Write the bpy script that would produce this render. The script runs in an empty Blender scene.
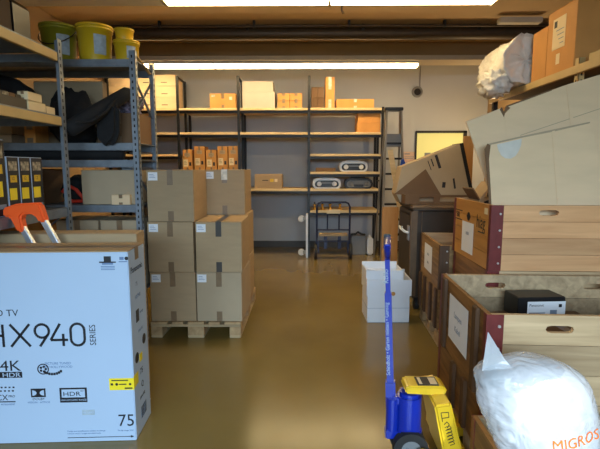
import bpy, bmesh, math, random
from mathutils import Vector, Matrix, Euler
from mathutils.bvhtree import BVHTree
random.seed(7)
PI = math.pi
sc = bpy.context.scene
COL = sc.collection
R = math.radians

# ------------------------------------------------------------------ materials
def srgb(r, g, b):
    f = lambda c: (c/255/12.92) if c/255 <= .04045 else ((c/255+.055)/1.055)**2.4
    return (f(r), f(g), f(b), 1)

def base_mat(name, rough=.6, metal=0, spec=.5):
    m = bpy.data.materials.new(name); m.use_nodes = True
    nt = m.node_tree; b = nt.nodes['Principled BSDF']
    b.inputs['Roughness'].default_value = rough
    b.inputs['Metallic'].default_value = metal
    b.inputs['Specular IOR Level'].default_value = spec
    return m, nt, b

def mat(name, c, rough=.6, metal=0, var=.12, scale=6, stretch=(1, 1, 1), bump=0, spec=.5, rand=0, coat=0):
    """plain colour with a soft procedural variation, optional bump and per-object variation"""
    m, nt, b = base_mat(name, rough, metal, spec)
    N, L = nt.nodes.new, nt.links.new
    tc = N('ShaderNodeTexCoord'); mp = N('ShaderNodeMapping'); mp.inputs['Scale'].default_value = stretch
    no = N('ShaderNodeTexNoise'); no.inputs['Scale'].default_value = scale; no.inputs['Detail'].default_value = 5
    L(tc.outputs['Object'], mp.inputs['Vector']); L(mp.outputs['Vector'], no.inputs['Vector'])
    cr = N('ShaderNodeValToRGB')
    cr.color_ramp.elements[0].position = .3; cr.color_ramp.elements[1].position = .72
    cr.color_ramp.elements[0].color = tuple(v*(1-var) for v in c[:3])+(1,)
    cr.color_ramp.elements[1].color = tuple(min(1, v*(1+var)) for v in c[:3])+(1,)
    L(no.outputs['Fac'], cr.inputs['Fac'])
    out = cr.outputs['Color']
    if rand:
        oi = N('ShaderNodeObjectInfo'); mr = N('ShaderNodeMapRange')
        mr.inputs['To Min'].default_value = 1-rand; mr.inputs['To Max'].default_value = 1+rand
        L(oi.outputs['Random'], mr.inputs['Value'])
        hs = N('ShaderNodeHueSaturation'); L(mr.outputs['Result'], hs.inputs['Value']); L(out, hs.inputs['Color'])
        out = hs.outputs['Color']
    L(out, b.inputs['Base Color'])
    if bump:
        bp = N('ShaderNodeBump'); bp.inputs['Strength'].default_value = bump; bp.inputs['Distance'].default_value = .01
        L(no.outputs['Fac'], bp.inputs['Height']); L(bp.outputs['Normal'], b.inputs['Normal'])
    if coat:
        b.inputs['Coat Weight'].default_value = coat; b.inputs['Coat Roughness'].default_value = .15
    return m

def wood(name, c1, c2, axis=0, rough=.6, plank=0, plank_axis=2, knots=True, scale=9):
    """long grain along axis, a tone of its own for each plank"""
    m, nt, b = base_mat(name, rough)
    N, L = nt.nodes.new, nt.links.new
    tc = N('ShaderNodeTexCoord'); mp = N('ShaderNodeMapping')
    s = [scale*1.6]*3; s[axis] = scale*.14
    mp.inputs['Scale'].default_value = s
    L(tc.outputs['Object'], mp.inputs['Vector'])
    no = N('ShaderNodeTexNoise'); no.inputs['Scale'].default_value = 1.6; no.inputs['Detail'].default_value = 7; no.inputs['Distortion'].default_value = .7
    L(mp.outputs['Vector'], no.inputs['Vector'])
    cr = N('ShaderNodeValToRGB'); cr.color_ramp.elements[0].position = .28; cr.color_ramp.elements[1].position = .72
    cr.color_ramp.elements[0].color = c1; cr.color_ramp.elements[1].color = c2
    L(no.outputs['Fac'], cr.inputs['Fac']); out = cr.outputs['Color']
    if plank:
        sp = N('ShaderNodeSeparateXYZ'); L(tc.outputs['Object'], sp.inputs[0])
        dv = N('ShaderNodeMath'); dv.operation = 'DIVIDE'; dv.inputs[1].default_value = plank; L(sp.outputs[plank_axis], dv.inputs[0])
        fl = N('ShaderNodeMath'); fl.operation = 'FLOOR'; L(dv.outputs[0], fl.inputs[0])
        wn = N('ShaderNodeTexWhiteNoise'); wn.noise_dimensions = '1D'; L(fl.outputs[0], wn.inputs['W'])
        mr = N('ShaderNodeMapRange'); mr.inputs['To Min'].default_value = .78; mr.inputs['To Max'].default_value = 1.15; L(wn.outputs['Value'], mr.inputs['Value'])
        hs = N('ShaderNodeHueSaturation'); L(mr.outputs['Result'], hs.inputs['Value']); L(out, hs.inputs['Color']); out = hs.outputs['Color']
    if knots:
        vo = N('ShaderNodeTexVoronoi'); vo.inputs['Scale'].default_value = 1
        m2 = N('ShaderNodeMapping'); s2 = [4.2]*3; s2[axis] = 2.2; m2.inputs['Scale'].default_value = s2
        L(tc.outputs['Object'], m2.inputs['Vector']); L(m2.outputs['Vector'], vo.inputs['Vector'])
        k = N('ShaderNodeValToRGB'); k.color_ramp.elements[0].position = .03; k.color_ramp.elements[1].position = .11
        k.color_ramp.elements[0].color = (.35, .26, .2, 1); k.color_ramp.elements[1].color = (1, 1, 1, 1)
        L(vo.outputs['Distance'], k.inputs['Fac'])
        mx = N('ShaderNodeMixRGB'); mx.blend_type = 'MULTIPLY'; mx.inputs['Fac'].default_value = .8
        L(out, mx.inputs['Color1']); L(k.outputs['Color'], mx.inputs['Color2']); out = mx.outputs['Color']
    L(out, b.inputs['Base Color'])
    bp = N('ShaderNodeBump'); bp.inputs['Strength'].default_value = .18; bp.inputs['Distance'].default_value = .004
    L(no.outputs['Fac'], bp.inputs['Height']); L(bp.outputs['Normal'], b.inputs['Normal'])
    return m

def emit(name, c, s):
    m, nt, b = base_mat(name, .5)
    b.inputs['Base Color'].default_value = c
    b.inputs['Emission Color'].default_value = c; b.inputs['Emission Strength'].default_value = s
    return m

KRAFT = mat('kraft_cardboard', srgb(168, 143, 110), .75, var=.06, scale=5, stretch=(1, 1, 5), rand=.07)
KRAFTO = mat('orange_kraft_cardboard', srgb(200, 142, 74), .7, var=.08, scale=5, rand=.1)
KRAFTP = mat('pale_cardboard', srgb(226, 198, 160), .8, var=.05, scale=3, stretch=(1, 1, 4), bump=.15)
KRAFTW = mat('greyish_white_cardboard', srgb(186, 176, 164), .8, var=.05, scale=4)
KRAFTX = mat('very_dark_cardboard', srgb(78, 62, 48), .8, var=.08, scale=4)
KRAFTD = mat('dark_cardboard', srgb(112, 84, 58), .8, var=.1, scale=4)
KRAFTG = mat('grey_kraft_cardboard', srgb(172, 153, 126), .8, var=.06, scale=4)
TAPE = mat('brown_packing_tape', srgb(128, 106, 82), .3, var=.1, scale=20)
TAPED = mat('dark_packing_tape', srgb(60, 54, 50), .3, var=.1, scale=20)
TAPEG = mat('glossy_clear_tape', srgb(205, 195, 180), .2, var=.25, scale=30)
PAPER = mat('white_paper', srgb(228, 230, 236), .7, var=.03)
PAPERY = mat('cream_paper', srgb(225, 205, 165), .7, var=.04)
WHITEBOX = mat('white_coated_carton', srgb(172, 192, 218), .38, var=.02, scale=2)
INK = mat('black_ink', srgb(22, 22, 30), .5, var=.1)
GINK = mat('grey_ink', srgb(120, 135, 155), .6, var=.1)
BINK = mat('blue_grey_ink', srgb(95, 120, 160), .6, var=.1)
YEL = mat('yellow_sticker', srgb(240, 215, 40), .45, var=.05)
YELI = mat('yellow_print', srgb(220, 180, 40), .5, var=.1)
GALV = mat('galvanised_steel', srgb(132, 140, 150), .42, .55, var=.14, scale=14, bump=.05)
GALVD = mat('dark_hole', srgb(25, 27, 32), .8, var=.1)
RAILY = mat('pale_yellow_shelf_beam', srgb(196, 168, 112), .5, var=.08, scale=5)
BLACKM = mat('black_powder_coated_steel', srgb(24, 24, 26), .45, .2, var=.1)
BLACKP = mat('black_plastic', srgb(22, 22, 24), .4, var=.15)
BLACKF = mat('black_fabric', srgb(17, 17, 20), .85, var=.25, scale=18, bump=.3)
SHELFW = wood('pale_shelf_board', srgb(206, 180, 130), srgb(228, 204, 158), 0, knots=False)
PINE = wood('raw_pine_planks', srgb(200, 146, 98), srgb(224, 172, 122), 0, plank=.106)
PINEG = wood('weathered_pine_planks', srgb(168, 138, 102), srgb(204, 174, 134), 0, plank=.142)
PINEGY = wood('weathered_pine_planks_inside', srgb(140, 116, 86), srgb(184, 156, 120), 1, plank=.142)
PLYO = wood('orange_varnished_plywood', srgb(176, 118, 50), srgb(206, 150, 74), 1, .45, knots=False, scale=5)
PLYB = wood('worn_brown_planks', srgb(96, 62, 28), srgb(150, 104, 52), 1, .55, plank=.142)
PLYM = wood('worn_tan_slats', srgb(112, 82, 46), srgb(165, 128, 80), 1, .6, plank=.095)
SLATD = wood('dark_batten', srgb(66, 42, 22), srgb(94, 62, 34), 2, .6, knots=False)
PALW = wood('pallet_wood', srgb(150, 128, 96), srgb(196, 172, 132), 0, .7, scale=7)
PALB = wood('pallet_block_wood', srgb(150, 120, 84), srgb(190, 160, 118), 1, .7, scale=6)
BOARDO = wood('orange_chipboard', srgb(176, 122, 62), srgb(196, 144, 84), 2, .6, knots=False)
REDM = mat('maroon_painted_steel', srgb(112, 44, 42), .42, .2, var=.15, scale=20)
RIVET = mat('bright_rivet', srgb(215, 212, 208), .3, .6, var=.05)
BUCKY = mat('yellow_bucket_plastic', srgb(216, 178, 34), .38, var=.04)
BUCKG = mat('green_yellow_bucket_plastic', srgb(146, 140, 34), .4, var=.05)
PATCH = mat('pale_grey_tape', srgb(208, 204, 194), .4, var=.06, scale=20)
LABELB = mat('grey_blue_label', srgb(165, 178, 190), .5, var=.2, scale=25)
ORANGE = mat('orange_plastic', srgb(246, 92, 34), .35, var=.06)
ALU = mat('brushed_aluminium', srgb(198, 202, 210), .3, .8, var=.06, scale=20, stretch=(1, 1, .1))
BLUE = mat('blue_enamel', srgb(14, 40, 150), .3, var=.08, coat=.4)
BLUED = mat('dark_blue_tube', srgb(18, 26, 58), .4, .2, var=.1)
TRUCKY = mat('yellow_enamel', srgb(228, 186, 40), .35, var=.06, scale=5, coat=.3)
RUBBER = mat('dark_rubber', srgb(35, 33, 32), .7, var=.15)
CASTW = mat('white_nylon_wheel', srgb(215, 213, 205), .4, var=.05)
CABBR = mat('dark_brown_sheet_metal', srgb(66, 56, 48), .45, .1, var=.14, scale=5)
CABED = mat('worn_brown_edge', srgb(112, 90, 68), .5, .1, var=.15, scale=12)
WHITEP = mat('white_plastic', srgb(226, 228, 230), .35, var=.03)
GREYP = mat('grey_plastic', srgb(120, 122, 124), .5, var=.06)
BRASS = mat('brass', srgb(196, 150, 70), .3, .8, var=.1)
PINKP = mat('pinkish_paper', srgb(206, 176, 158), .7, var=.06, scale=20)
BLUEF = mat('blue_foil', srgb(28, 74, 170), .4, var=.4, scale=15, bump=.3)
SILV = mat('grey_metal_ladder', srgb(140, 134, 124), .45, .5, var=.1)
PRINTER = mat('print_motif', srgb(150, 140, 120), .5, var=.8, scale=40)
REDF = mat('red_strap', srgb(205, 50, 28), .6, var=.1)
FLORAL = mat('patterned_cloth', srgb(120, 112, 132), .9, var=.9, scale=30)
ORTXT = mat('orange_print', srgb(236, 108, 30), .4, var=.04)
PIPE = mat('dark_pipe', srgb(66, 54, 42), .5, .2, var=.15)
BEAMM = mat('painted_beam', srgb(128, 108, 76), .6, var=.06, scale=3)
LEDGE = mat('pale_grey_ledge', srgb(170, 158, 138), .6, var=.05)
LAMPH = mat('lamp_housing', srgb(205, 202, 195), .45, var=.02)
LAMPON = emit('lit_tube', (1, .76, .40, 1), 20)
LAMPON2 = emit('lit_tube_rear', (1, .76, .40, 1), 24)
PANE = emit('lit_yellow_pane', srgb(200, 194, 120), .55)
CEIL = mat('ceiling_paint', srgb(202, 176, 138), .8, var=.03, scale=2)
WALLP = mat('grey_white_wall_paint', srgb(178, 183, 190), .7, var=.03, scale=1.5)
WALLO = mat('tan_wall_paint', srgb(164, 136, 100), .7, var=.04, scale=1.5)
SKIRT = mat('dark_skirting', srgb(70, 68, 66), .5, var=.06)

def floor_mat():
    m, nt, b = base_mat('ochre_sealed_floor', .2)
    N, L = nt.nodes.new, nt.links.new
    tc = N('ShaderNodeTexCoord')
    no = N('ShaderNodeTexNoise'); no.inputs['Scale'].default_value = 1.1; no.inputs['Detail'].default_value = 6
    L(tc.outputs['Object'], no.inputs['Vector'])
    cr = N('ShaderNodeValToRGB'); cr.color_ramp.elements[0].position = .3; cr.color_ramp.elements[1].position = .75
    cr.color_ramp.elements[0].color = srgb(116, 98, 54); cr.color_ramp.elements[1].color = srgb(132, 112, 62)
    L(no.outputs['Fac'], cr.inputs['Fac']); L(cr.outputs['Color'], b.inputs['Base Color'])
    n2 = N('ShaderNodeTexNoise'); n2.inputs['Scale'].default_value = 3; n2.inputs['Detail'].default_value = 2
    mp = N('ShaderNodeMapping'); mp.inputs['Scale'].default_value = (2.2, .35, 1)
    L(tc.outputs['Object'], mp.inputs['Vector']); L(mp.outputs['Vector'], n2.inputs['Vector'])
    mr = N('ShaderNodeMapRange'); mr.inputs['To Min'].default_value = .13; mr.inputs['To Max'].default_value = .26
    L(n2.outputs['Fac'], mr.inputs['Value']); L(mr.outputs['Result'], b.inputs['Roughness'])
    bp = N('ShaderNodeBump'); bp.inputs['Strength'].default_value = .05; bp.inputs['Distance'].default_value = .02
    L(n2.outputs['Fac'], bp.inputs['Height']); L(bp.outputs['Normal'], b.inputs['Normal'])
    return m
FLOOR = floor_mat()

def plastic_film(name, c, trans, rough, sub=0, alpha=1):
    m, nt, b = base_mat(name, rough)
    N, L = nt.nodes.new, nt.links.new
    b.inputs['Base Color'].default_value = c
    b.inputs['Transmission Weight'].default_value = trans
    b.inputs['IOR'].default_value = 1.15
    b.inputs['Alpha'].default_value = alpha
    b.inputs['Coat Weight'].default_value = .6; b.inputs['Coat Roughness'].default_value = .12
    tc = N('ShaderNodeTexCoord'); no = N('ShaderNodeTexNoise'); no.inputs['Scale'].default_value = 9; no.inputs['Detail'].default_value = 5; no.inputs['Distortion'].default_value = 1.5
    L(tc.outputs['Object'], no.inputs['Vector'])
    bp = N('ShaderNodeBump'); bp.inputs['Strength'].default_value = .5; bp.inputs['Distance'].default_value = .03
    L(no.outputs['Fac'], bp.inputs['Height']); L(bp.outputs['Normal'], b.inputs['Normal']); L(bp.outputs['Normal'], b.inputs['Coat Normal'])
    return m
BAGM = plastic_film('white_translucent_bag_film', (.86, .9, .96, 1), .2, .22, alpha=.5)
WRAPM = plastic_film('bubble_wrap_film', (.93, .88, .8, 1), .25, .35)

# ------------------------------------------------------------------ mesh builder
class MB:
    def __init__(s): s.v = []; s.f = []; s.m = []; s.sm = []
    def add(s, vs, fs, m=0, smooth=False):
        o = len(s.v); s.v += [tuple(v) for v in vs]
        for f in fs: s.f.append(tuple(i+o for i in f)); s.m.append(m); s.sm.append(smooth)
        return s
    def bx(s, x0, x1, y0, y1, z0, z1, m=0, M=None):
        vs = [Vector((x, y, z)) for x in (x0, x1) for y in (y0, y1) for z in (z0, z1)]
        if M is not None: vs = [M @ v for v in vs]
        return s.add(vs, [(0, 1, 3, 2), (4, 6, 7, 5), (0, 4, 5, 1), (2, 3, 7, 6), (0, 2, 6, 4), (1, 5, 7, 3)], m)
    def box(s, c, d, rot=(0, 0, 0), m=0):
        M = Matrix.Translation(c) @ Euler(rot).to_matrix().to_4x4()
        return s.bx(-d[0]/2, d[0]/2, -d[1]/2, d[1]/2, -d[2]/2, d[2]/2, m, M)
    def bar(s, p0, p1, w, t, m=0, up=(0, 0, 1)):
        """rectangular bar from p0 to p1"""
        p0, p1 = Vector(p0), Vector(p1); d = (p1-p0).normalized(); u = Vector(up)
        if abs(d.dot(u)) > .98: u = Vector((0, 1, 0))
        a = d.cross(u).normalized(); b = a.cross(d)
        vs = [p+a*(i*w/2)+b*(j*t/2) for p in (p0, p1) for i, j in ((-1, -1), (1, -1), (1, 1), (-1, 1))]
        return s.add(vs, [(3, 2, 1, 0), (4, 5, 6, 7), (0, 1, 5, 4), (1, 2, 6, 5), (2, 3, 7, 6), (3, 0, 4, 7)], m)
    def cyl(s, p0, p1, r0, r1=None, n=18, m=0):
        r1 = r0 if r1 is None else r1
        p0, p1 = Vector(p0), Vector(p1); d = (p1-p0).normalized()
        u = Vector((0, 0, 1)) if abs(d.z) < .9 else Vector((1, 0, 0))
        a = d.cross(u).normalized(); b = d.cross(a)
        ring = lambda p, r: [p+a*(r*math.cos(2*PI*k/n))+b*(r*math.sin(2*PI*k/n)) for k in range(n)]
        s.add(ring(p0, r0)+ring(p1, r1), [(k, (k+1) % n, n+(k+1) % n, n+k) for k in range(n)], m, True)
        s.add(ring(p0, r0), [tuple(range(n))[::-1]], m); s.add(ring(p1, r1), [tuple(range(n))], m)
        return s
    def tube(s, pts, r, n=8, m=0):
        pts = [Vector(p) for p in pts]; rings = []
        for i, p in enumerate(pts):
            d = (pts[min(i+1, len(pts)-1)]-pts[max(i-1, 0)]).normalized()
            u = Vector((0, 1, 0)) if abs(d.y) < .9 else Vector((1, 0, 0))
            a = d.cross(u).normalized(); b = d.cross(a)
            rings += [p+a*(r*math.cos(2*PI*k/n))+b*(r*math.sin(2*PI*k/n)) for k in range(n)]
        fs = [(i*n+k, i*n+(k+1) % n, (i+1)*n+(k+1) % n, (i+1)*n+k) for i in range(len(pts)-1) for k in range(n)]
        s.add(rings, fs, m, True)
        s.add(rings[:n], [tuple(range(n))[::-1]], m); s.add(rings[-n:], [tuple(range(n))], m)
        return s
    def lathe(s, prof, n=32, m=0, c=(0, 0, 0), M=None):
        vs = []
        for r, z in prof:
            for k in range(n):
                v = Vector((c[0]+r*math.cos(2*PI*k/n), c[1]+r*math.sin(2*PI*k/n), c[2]+z))
                vs.append(M @ v if M is not None else v)
        fs = [(i*n+k, i*n+(k+1) % n, (i+1)*n+(k+1) % n, (i+1)*n+k) for i in range(len(prof)-1) for k in range(n)]
        return s.add(vs, fs, m, True)
    def prism(s, poly, a, b, axis='y', m=0, M=None):
        n = len(poly)
        def P(u, w, t): return Vector({'y': (u, t, w), 'x': (t, u, w), 'z': (u, w, t)}[axis])
        vs = [P(u, w, a) for u, w in poly]+[P(u, w, b) for u, w in poly]
        if M is not None: vs = [M @ v for v in vs]
        return s.add(vs, [tuple(range(n))[::-1], tuple(range(n, 2*n))]+[(k, (k+1) % n, n+(k+1) % n, n+k) for k in range(n)], m)
    def slotted(s, x0, x1, z0, z1, cx, cz, hw, hh, y0, y1, m=0, n=28):
        """board in the xz plane with a rounded grip hole through it"""
        ang = sorted([2*PI*k/n+.01 for k in range(n)]+[math.atan2(b-cz, a-cx) % (2*PI) for a in (x0, x1) for b in (z0, z1)])
        inn, out = [], []
        for t in ang:
            c, d = math.cos(t), math.sin(t)
            k = min(((x1-cx)/c if c > 0 else (x0-cx)/c) if abs(c) > 1e-9 else 1e9, ((z1-cz)/d if d > 0 else (z0-cz)/d) if abs(d) > 1e-9 else 1e9)
            out.append((cx+c*k, cz+d*k))
            lo, hi = 0, hw*2; rr = hh; e = hw-hh
            for _ in range(30):
                q = (lo+hi)/2; dx = max(0, abs(c*q)-e)
                if dx*dx+(d*q)**2 < rr*rr: lo = q
                else: hi = q
            inn.append((cx+c*lo, cz+d*lo))
        N_ = len(ang)
        vs = [(u, y, w) for y in (y0, y1) for L in (out, inn) for u, w in L]
        fs = []
        for k in range(N_):
            j = (k+1) % N_
            fs += [(k, j, N_+j, N_+k), (2*N_+j, 2*N_+k, 3*N_+k, 3*N_+j), (k, 2*N_+k, 2*N_+j, j), (N_+j, 3*N_+j, 3*N_+k, N_+k)]
        return s.add(vs, fs, m)
    def text(s, txt, size, M, m=0, align='LEFT', ext=.0004, sx=1):
        cu = bpy.data.curves.new('t', 'FONT'); cu.body = txt; cu.size = size; cu.align_x = align; cu.extrude = ext; cu.resolution_u = 3
        ob = bpy.data.objects.new('t', cu); COL.objects.link(ob)
        dg = bpy.context.evaluated_depsgraph_get(); dg.update()
        me = bpy.data.meshes.new_from_object(ob.evaluated_get(dg))
        s.add([M @ Vector((v.co.x*sx, v.co.y, v.co.z)) for v in me.vertices], [tuple(p.vertices) for p in me.polygons], m)
        bpy.data.objects.remove(ob); bpy.data.curves.remove(cu); bpy.data.meshes.remove(me)
        return s
    def build(s, name, mats, parent=None, bevel=0, seg=2, loc=None, rot=None, label=None, subsurf=0):
        me = bpy.data.meshes.new(name); me.from_pydata(s.v, [], s.f)
        if not isinstance(mats, (list, tuple)): mats = [mats]
        for m in mats: me.materials.append(m)
        for p, i, sm in zip(me.polygons, s.m, s.sm): p.material_index = i; p.use_smooth = sm
        bm = bmesh.new(); bm.from_mesh(me)
        bmesh.ops.recalc_face_normals(bm, faces=bm.faces)
        if bevel:
            es = [e for e in bm.edges if len(e.link_faces) == 2 and e.calc_face_angle(0) > R(40)]
            bmesh.ops.bevel(bm, geom=es, offset=bevel, segments=seg, affect='EDGES', clamp_overlap=True)
        bm.to_mesh(me); bm.free(); me.update()
        o = bpy.data.objects.new(name, me); COL.objects.link(o)
        if parent is not None: o.parent = parent
        if loc: o.location = loc
        if rot: o.rotation_euler = rot
        if label: o['label'] = label
        if subsurf:
            md = o.modifiers.new('s', 'SUBSURF'); md.levels = md.render_levels = subsurf
        return o

def thing(name, label, cat, loc=(0, 0, 0), rz=0, group=None, rot=None):
    o = bpy.data.objects.new(name, None); COL.objects.link(o)
    o.location = loc; o.rotation_euler = rot if rot else (0, 0, rz); o.empty_display_size = .1
    o['label'] = label; o['category'] = cat
    if group: o['group'] = group
    return o
def tag(o, label, cat, group=None):
    o['label'] = label; o['category'] = cat
    if group: o['group'] = group
    return o
def struct(o): o['kind'] = 'structure'; return o
def relabel(o, label): o['label'] = label
def copy_tree(o, parent=None):
    c = o.copy(); COL.objects.link(c)
    if parent is not None: c.parent = parent
    for ch in list(o.children): copy_tree(ch, c)
    return c
FRONT = lambda x, y, z: Matrix.Translation((x, y, z)) @ Euler((PI/2, 0, 0)).to_matrix().to_4x4()       # reads from -y
LEFTF = lambda x, y, z: Matrix.Translation((x, y, z)) @ Euler((PI/2, 0, -PI/2)).to_matrix().to_4x4()   # reads from -x
RIGHTF = lambda x, y, z: Matrix.Translation((x, y, z)) @ Euler((PI/2, 0, PI/2)).to_matrix().to_4x4()   # reads from +x

# ------------------------------------------------------------------ the room
XL, XR, YB, YF, H = -3.35, 3.35, 8.5, -2.2, 3.5
struct(MB().bx(XL-.1, XR+.1, YF-3, YB+.1, -.1, 0).build('floor', FLOOR))
struct(MB().bx(XL-.1, XR+.1, YF-.1, YB+.1, H, H+.1).build('ceiling', CEIL))
struct(MB().bx(XL-.1, XL, YF-.1, YB+.1, 0, H).build('wall_left', WALLO))
struct(MB().bx(XR, XR+.1, YF-.1, YB+.1, 0, H).build('wall_right', WALLO))
wb = struct(MB().bx(XL, XR, YB, YB+.1, 0, H).build('wall_back', WALLP))
struct(MB().bx(XL, -1.9, YF-.1, YF, 0, H).bx(2.1, XR, YF-.1, YF, 0, H).bx(-1.9, 2.1, YF-.1, YF, 2.6, H).build('wall_front', WALLP))
struct(MB().bx(XL, XR, YB-.015, YB, 0, .12).build('baseboard_back', SKIRT, bevel=.003))
struct(MB().bx(XL, XR, 7.0, 7.35, 3.17, 3.36).build('trim_1', BEAMM, bevel=.004))
struct(MB().bx(XL, XR, 7.02, 7.33, 3.361, H).build('trim_3', CEIL))
struct(MB().bx(XL, XR, 6.98, 7.36, 3.10, 3.168).build('trim_2', LEDGE, bevel=.006))
p_ = thing('ceiling_pipe', 'dark pipe running across under the ceiling before the beam', 'pipe', (0, 6.6, 3.37))
MB().cyl((XL+.02, 0, 0), (XR-.02, 0, 0), .085, n=24).build('tube', PIPE, p_)
for x in (-2.4, -.8, .8, 2.4):
    MB().bx(x-.02, x+.02, -.095, .095, .02, .1).bx(x-.01, x+.01, -.01, .01, .08, .128).build('bracket', BLACKM, p_)
p_ = thing('cable_conduit', 'thin grey conduit running along the ceiling above the dark pipe', 'pipe', (0, 6.45, 3.43))
MB().cyl((XL+.02, 0, 0), (XR-.02, 0, 0), .02, n=12).build('tube', PIPE, p_)
for x in (-2, -.7, .6, 1.9): MB().bx(x-.015, x+.015, -.03, .03, -.025, .068).build('bracket', BLACKM, p_)
tag(MB().bx(2.55, 3.1, -.06, .06, -.03, .04).build('cable_duct', LAMPH, loc=(0, 6.25, 3.42), bevel=.006), 'white box duct on the ceiling at the right end of the pipe', 'duct')
h_ = MB().tube([(0, 0, .0), (0, 0, -.12), (.02, 0, -.16)], .012).cyl((0, 0, .0), (0, 0, -.02), .04).build('ceiling_hook', SILV, loc=(.44, 5.7, 3.5)); tag(h_, 'small metal hook hanging from the bare ceiling behind the front lamps', 'hook')

# window in the back wall
wf = struct(MB().bx(2.04, 2.98, -.03, 0, 1.13, 1.16).bx(2.04, 2.98, -.05, 0, 2.14, 2.18).bx(2.04, 2.07, -.03, 0, 1.13, 2.16).bx(2.92, 2.98, -.05, 0, 1.13, 2.18).build('window_1', BLACKM, loc=(0, YB, 0), bevel=.003))
MB().bx(2.07, 2.92, -.012, -.002, 1.16, 2.14).build('window_pane', PANE, wf)
tag(MB().bx(-.05, .05, -.006, 0, -.055, .055).bx(-.2, -.09, -.005, 0, -.03, .05, m=1).build('notice_paper', [PAPER, GREYP], loc=(2.42, YB-.013, 1.73)), 'white and grey notes stuck on the yellow window pane', 'paper')
tag(MB().bx(-.12, .12, -.003, 0, -.1, .1).bx(-.1, .0, -.004, -.003, .05, .07, m=1).bx(-.1, .08, -.004, -.003, .0, .01, m=1).bx(-.1, .06, -.004, -.003, -.03, -.02, m=1).build('wall_notice', [PINKP, GINK], loc=(1.95, YB-.001, 1.7)), 'pinkish paper notice on the back wall left of the yellow window', 'paper')
ws = thing('wall_vent', 'round dark vent on the back wall above the yellow window', 'vent', (2.05, YB, 2.88))
MB().lathe([(.10, 0), (.098, .03), (.07, .04), (.06, .02)], 28, M=Euler((PI/2, 0, 0)).to_matrix().to_4x4()).build('rim', GREYP, ws)
MB().cyl((0, 0, 0), (0, -.025, 0), .06, n=24).build('grille', BLACKP, ws)
MB().cyl((.045, -.008, .09), (.045, -.008, .72), .007, n=8).build('cable', GREYP, ws)

# ------------------------------------------------------------------ lamps
def lamp(loc, L, label, on, rods, mat_on):
    t = thing('tube_light', label, 'ceiling light', loc, 0, 'tube lights under the ceiling')
    MB().prism([(-.11, 0), (.11, 0), (.07, .07), (-.07, .07)], -L/2, L/2, 'x').build('housing', LAMPH, t, bevel=.004)
    MB().prism([(-.1, -.002), (.1, -.002), (.085, -.035), (-.085, -.035)], -L/2+.007, L/2-.007, 'x').build('diffuser', mat_on, t, bevel=.006)
    for sx in (-1, 1): MB().bx(sx*L/2-.006, sx*L/2+.001, -.11, .11, -.04, .07).build('end_cap', LAMPH, t, bevel=.004)
    if rods > 0:
      for x in (-L*.35, L*.35): MB().cyl((x, 0, .068), (x, 0, .068+rods), .008, n=8).build('hanging_rod', SILV, t)
    return t
lamp((-.525, 4.28, 3.02), 1.485, 'lit tube light of the near row, above the floor left of centre', 1, .41, LAMPON)
lamp((.97, 4.28, 3.02), 1.485, 'lit tube light of the near row, right of centre, nearer the crates', 1, .41, LAMPON)
lamp((-2.03, 4.28, 3.02), 1.485, 'unlit tube light at the left end of the near row', 0, .41, WHITEP)
lamp((-2.17, 7.15, 3.066), 1.545, 'lit tube light of the rear row above the left shelf bay', 1, -.03, LAMPON2)
lamp((-.62, 7.15, 3.066), 1.545, 'lit tube light in the middle of the rear row under the beam', 1, -.03, LAMPON2)
lamp((.935, 7.15, 3.066), 1.555, 'lit tube light at the right end of the rear row under the beam', 1, -.03, LAMPON2)

# ------------------------------------------------------------------ cartons
def carton(label, x, y, z, w, d, h, rz=0, group=None, m=KRAFT, seam='y', tape=TAPE, stick=(), sidestick=(), tl=None, cat='cardboard box', name='cardboard_box', tw=.05, drop=True):
    t = thing(name, label, cat, (x, y, z), rz, group)
    b = MB(); a = w/2; e = d/2; f = .005
    b.bx(-a, a, -e, e, 0, h-f)
    if seam == 'y': b.bx(-a, -.002, -e, e, h-f, h).bx(.002, a, -e, e, h-f, h)
    else: b.bx(-a, a, -e, -.002, h-f, h).bx(-a, a, .002, e, h-f, h)
    b.build('box_body', m, t, bevel=.003, seg=1)
    if tape:
        tl = min(.13, h*.35) if tl is None else tl
        k = MB(); q = .0015; hw = tw/2
        if seam == 'y':
            k.bx(-hw, hw, -e-q, e+q, h, h+q)
            if drop:
                for s in (-1, 1):
                    y0, y1 = sorted((s*e, s*(e+q)))
                    k.bx(-hw, hw, y0, y1, h-tl, h+q)
                MB().bx(-hw, hw, -e-q, -e, .002, tl*.7).build('packing_tape', tape, t)
        else:
            k.bx(-a-q, a+q, -hw, hw, h, h+q)
            if drop:
                for s in (-1, 1):
                    x0, x1 = sorted((s*a, s*(a+q)))
                    k.bx(x0, x1, -hw, hw, h-tl, h+q)
                MB().bx(-a-q, -a, -hw, hw, .002, tl*.7).build('packing_tape', tape, t)
        k.build('packing_tape', tape, t)
    for st in stick:   # on the face towards -y: (u, v, width, height, material, ink)
        s = MB().bx(st[0]-st[2]/2, st[0]+st[2]/2, -e-.0025, -e-.0002, st[1]-st[3]/2, st[1]+st[3]/2)
        if st[5]:
            for i in range(3):
                s.bx(st[0]-st[2]*.36, st[0]+st[2]*(.1+.1*i), -e-.0029, -e-.0024, st[1]+st[3]*(.22-.2*i), st[1]+st[3]*(.27-.2*i), m=1)
        s.build('sticker', [st[4], st[5] or INK], t)
    return t

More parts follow.
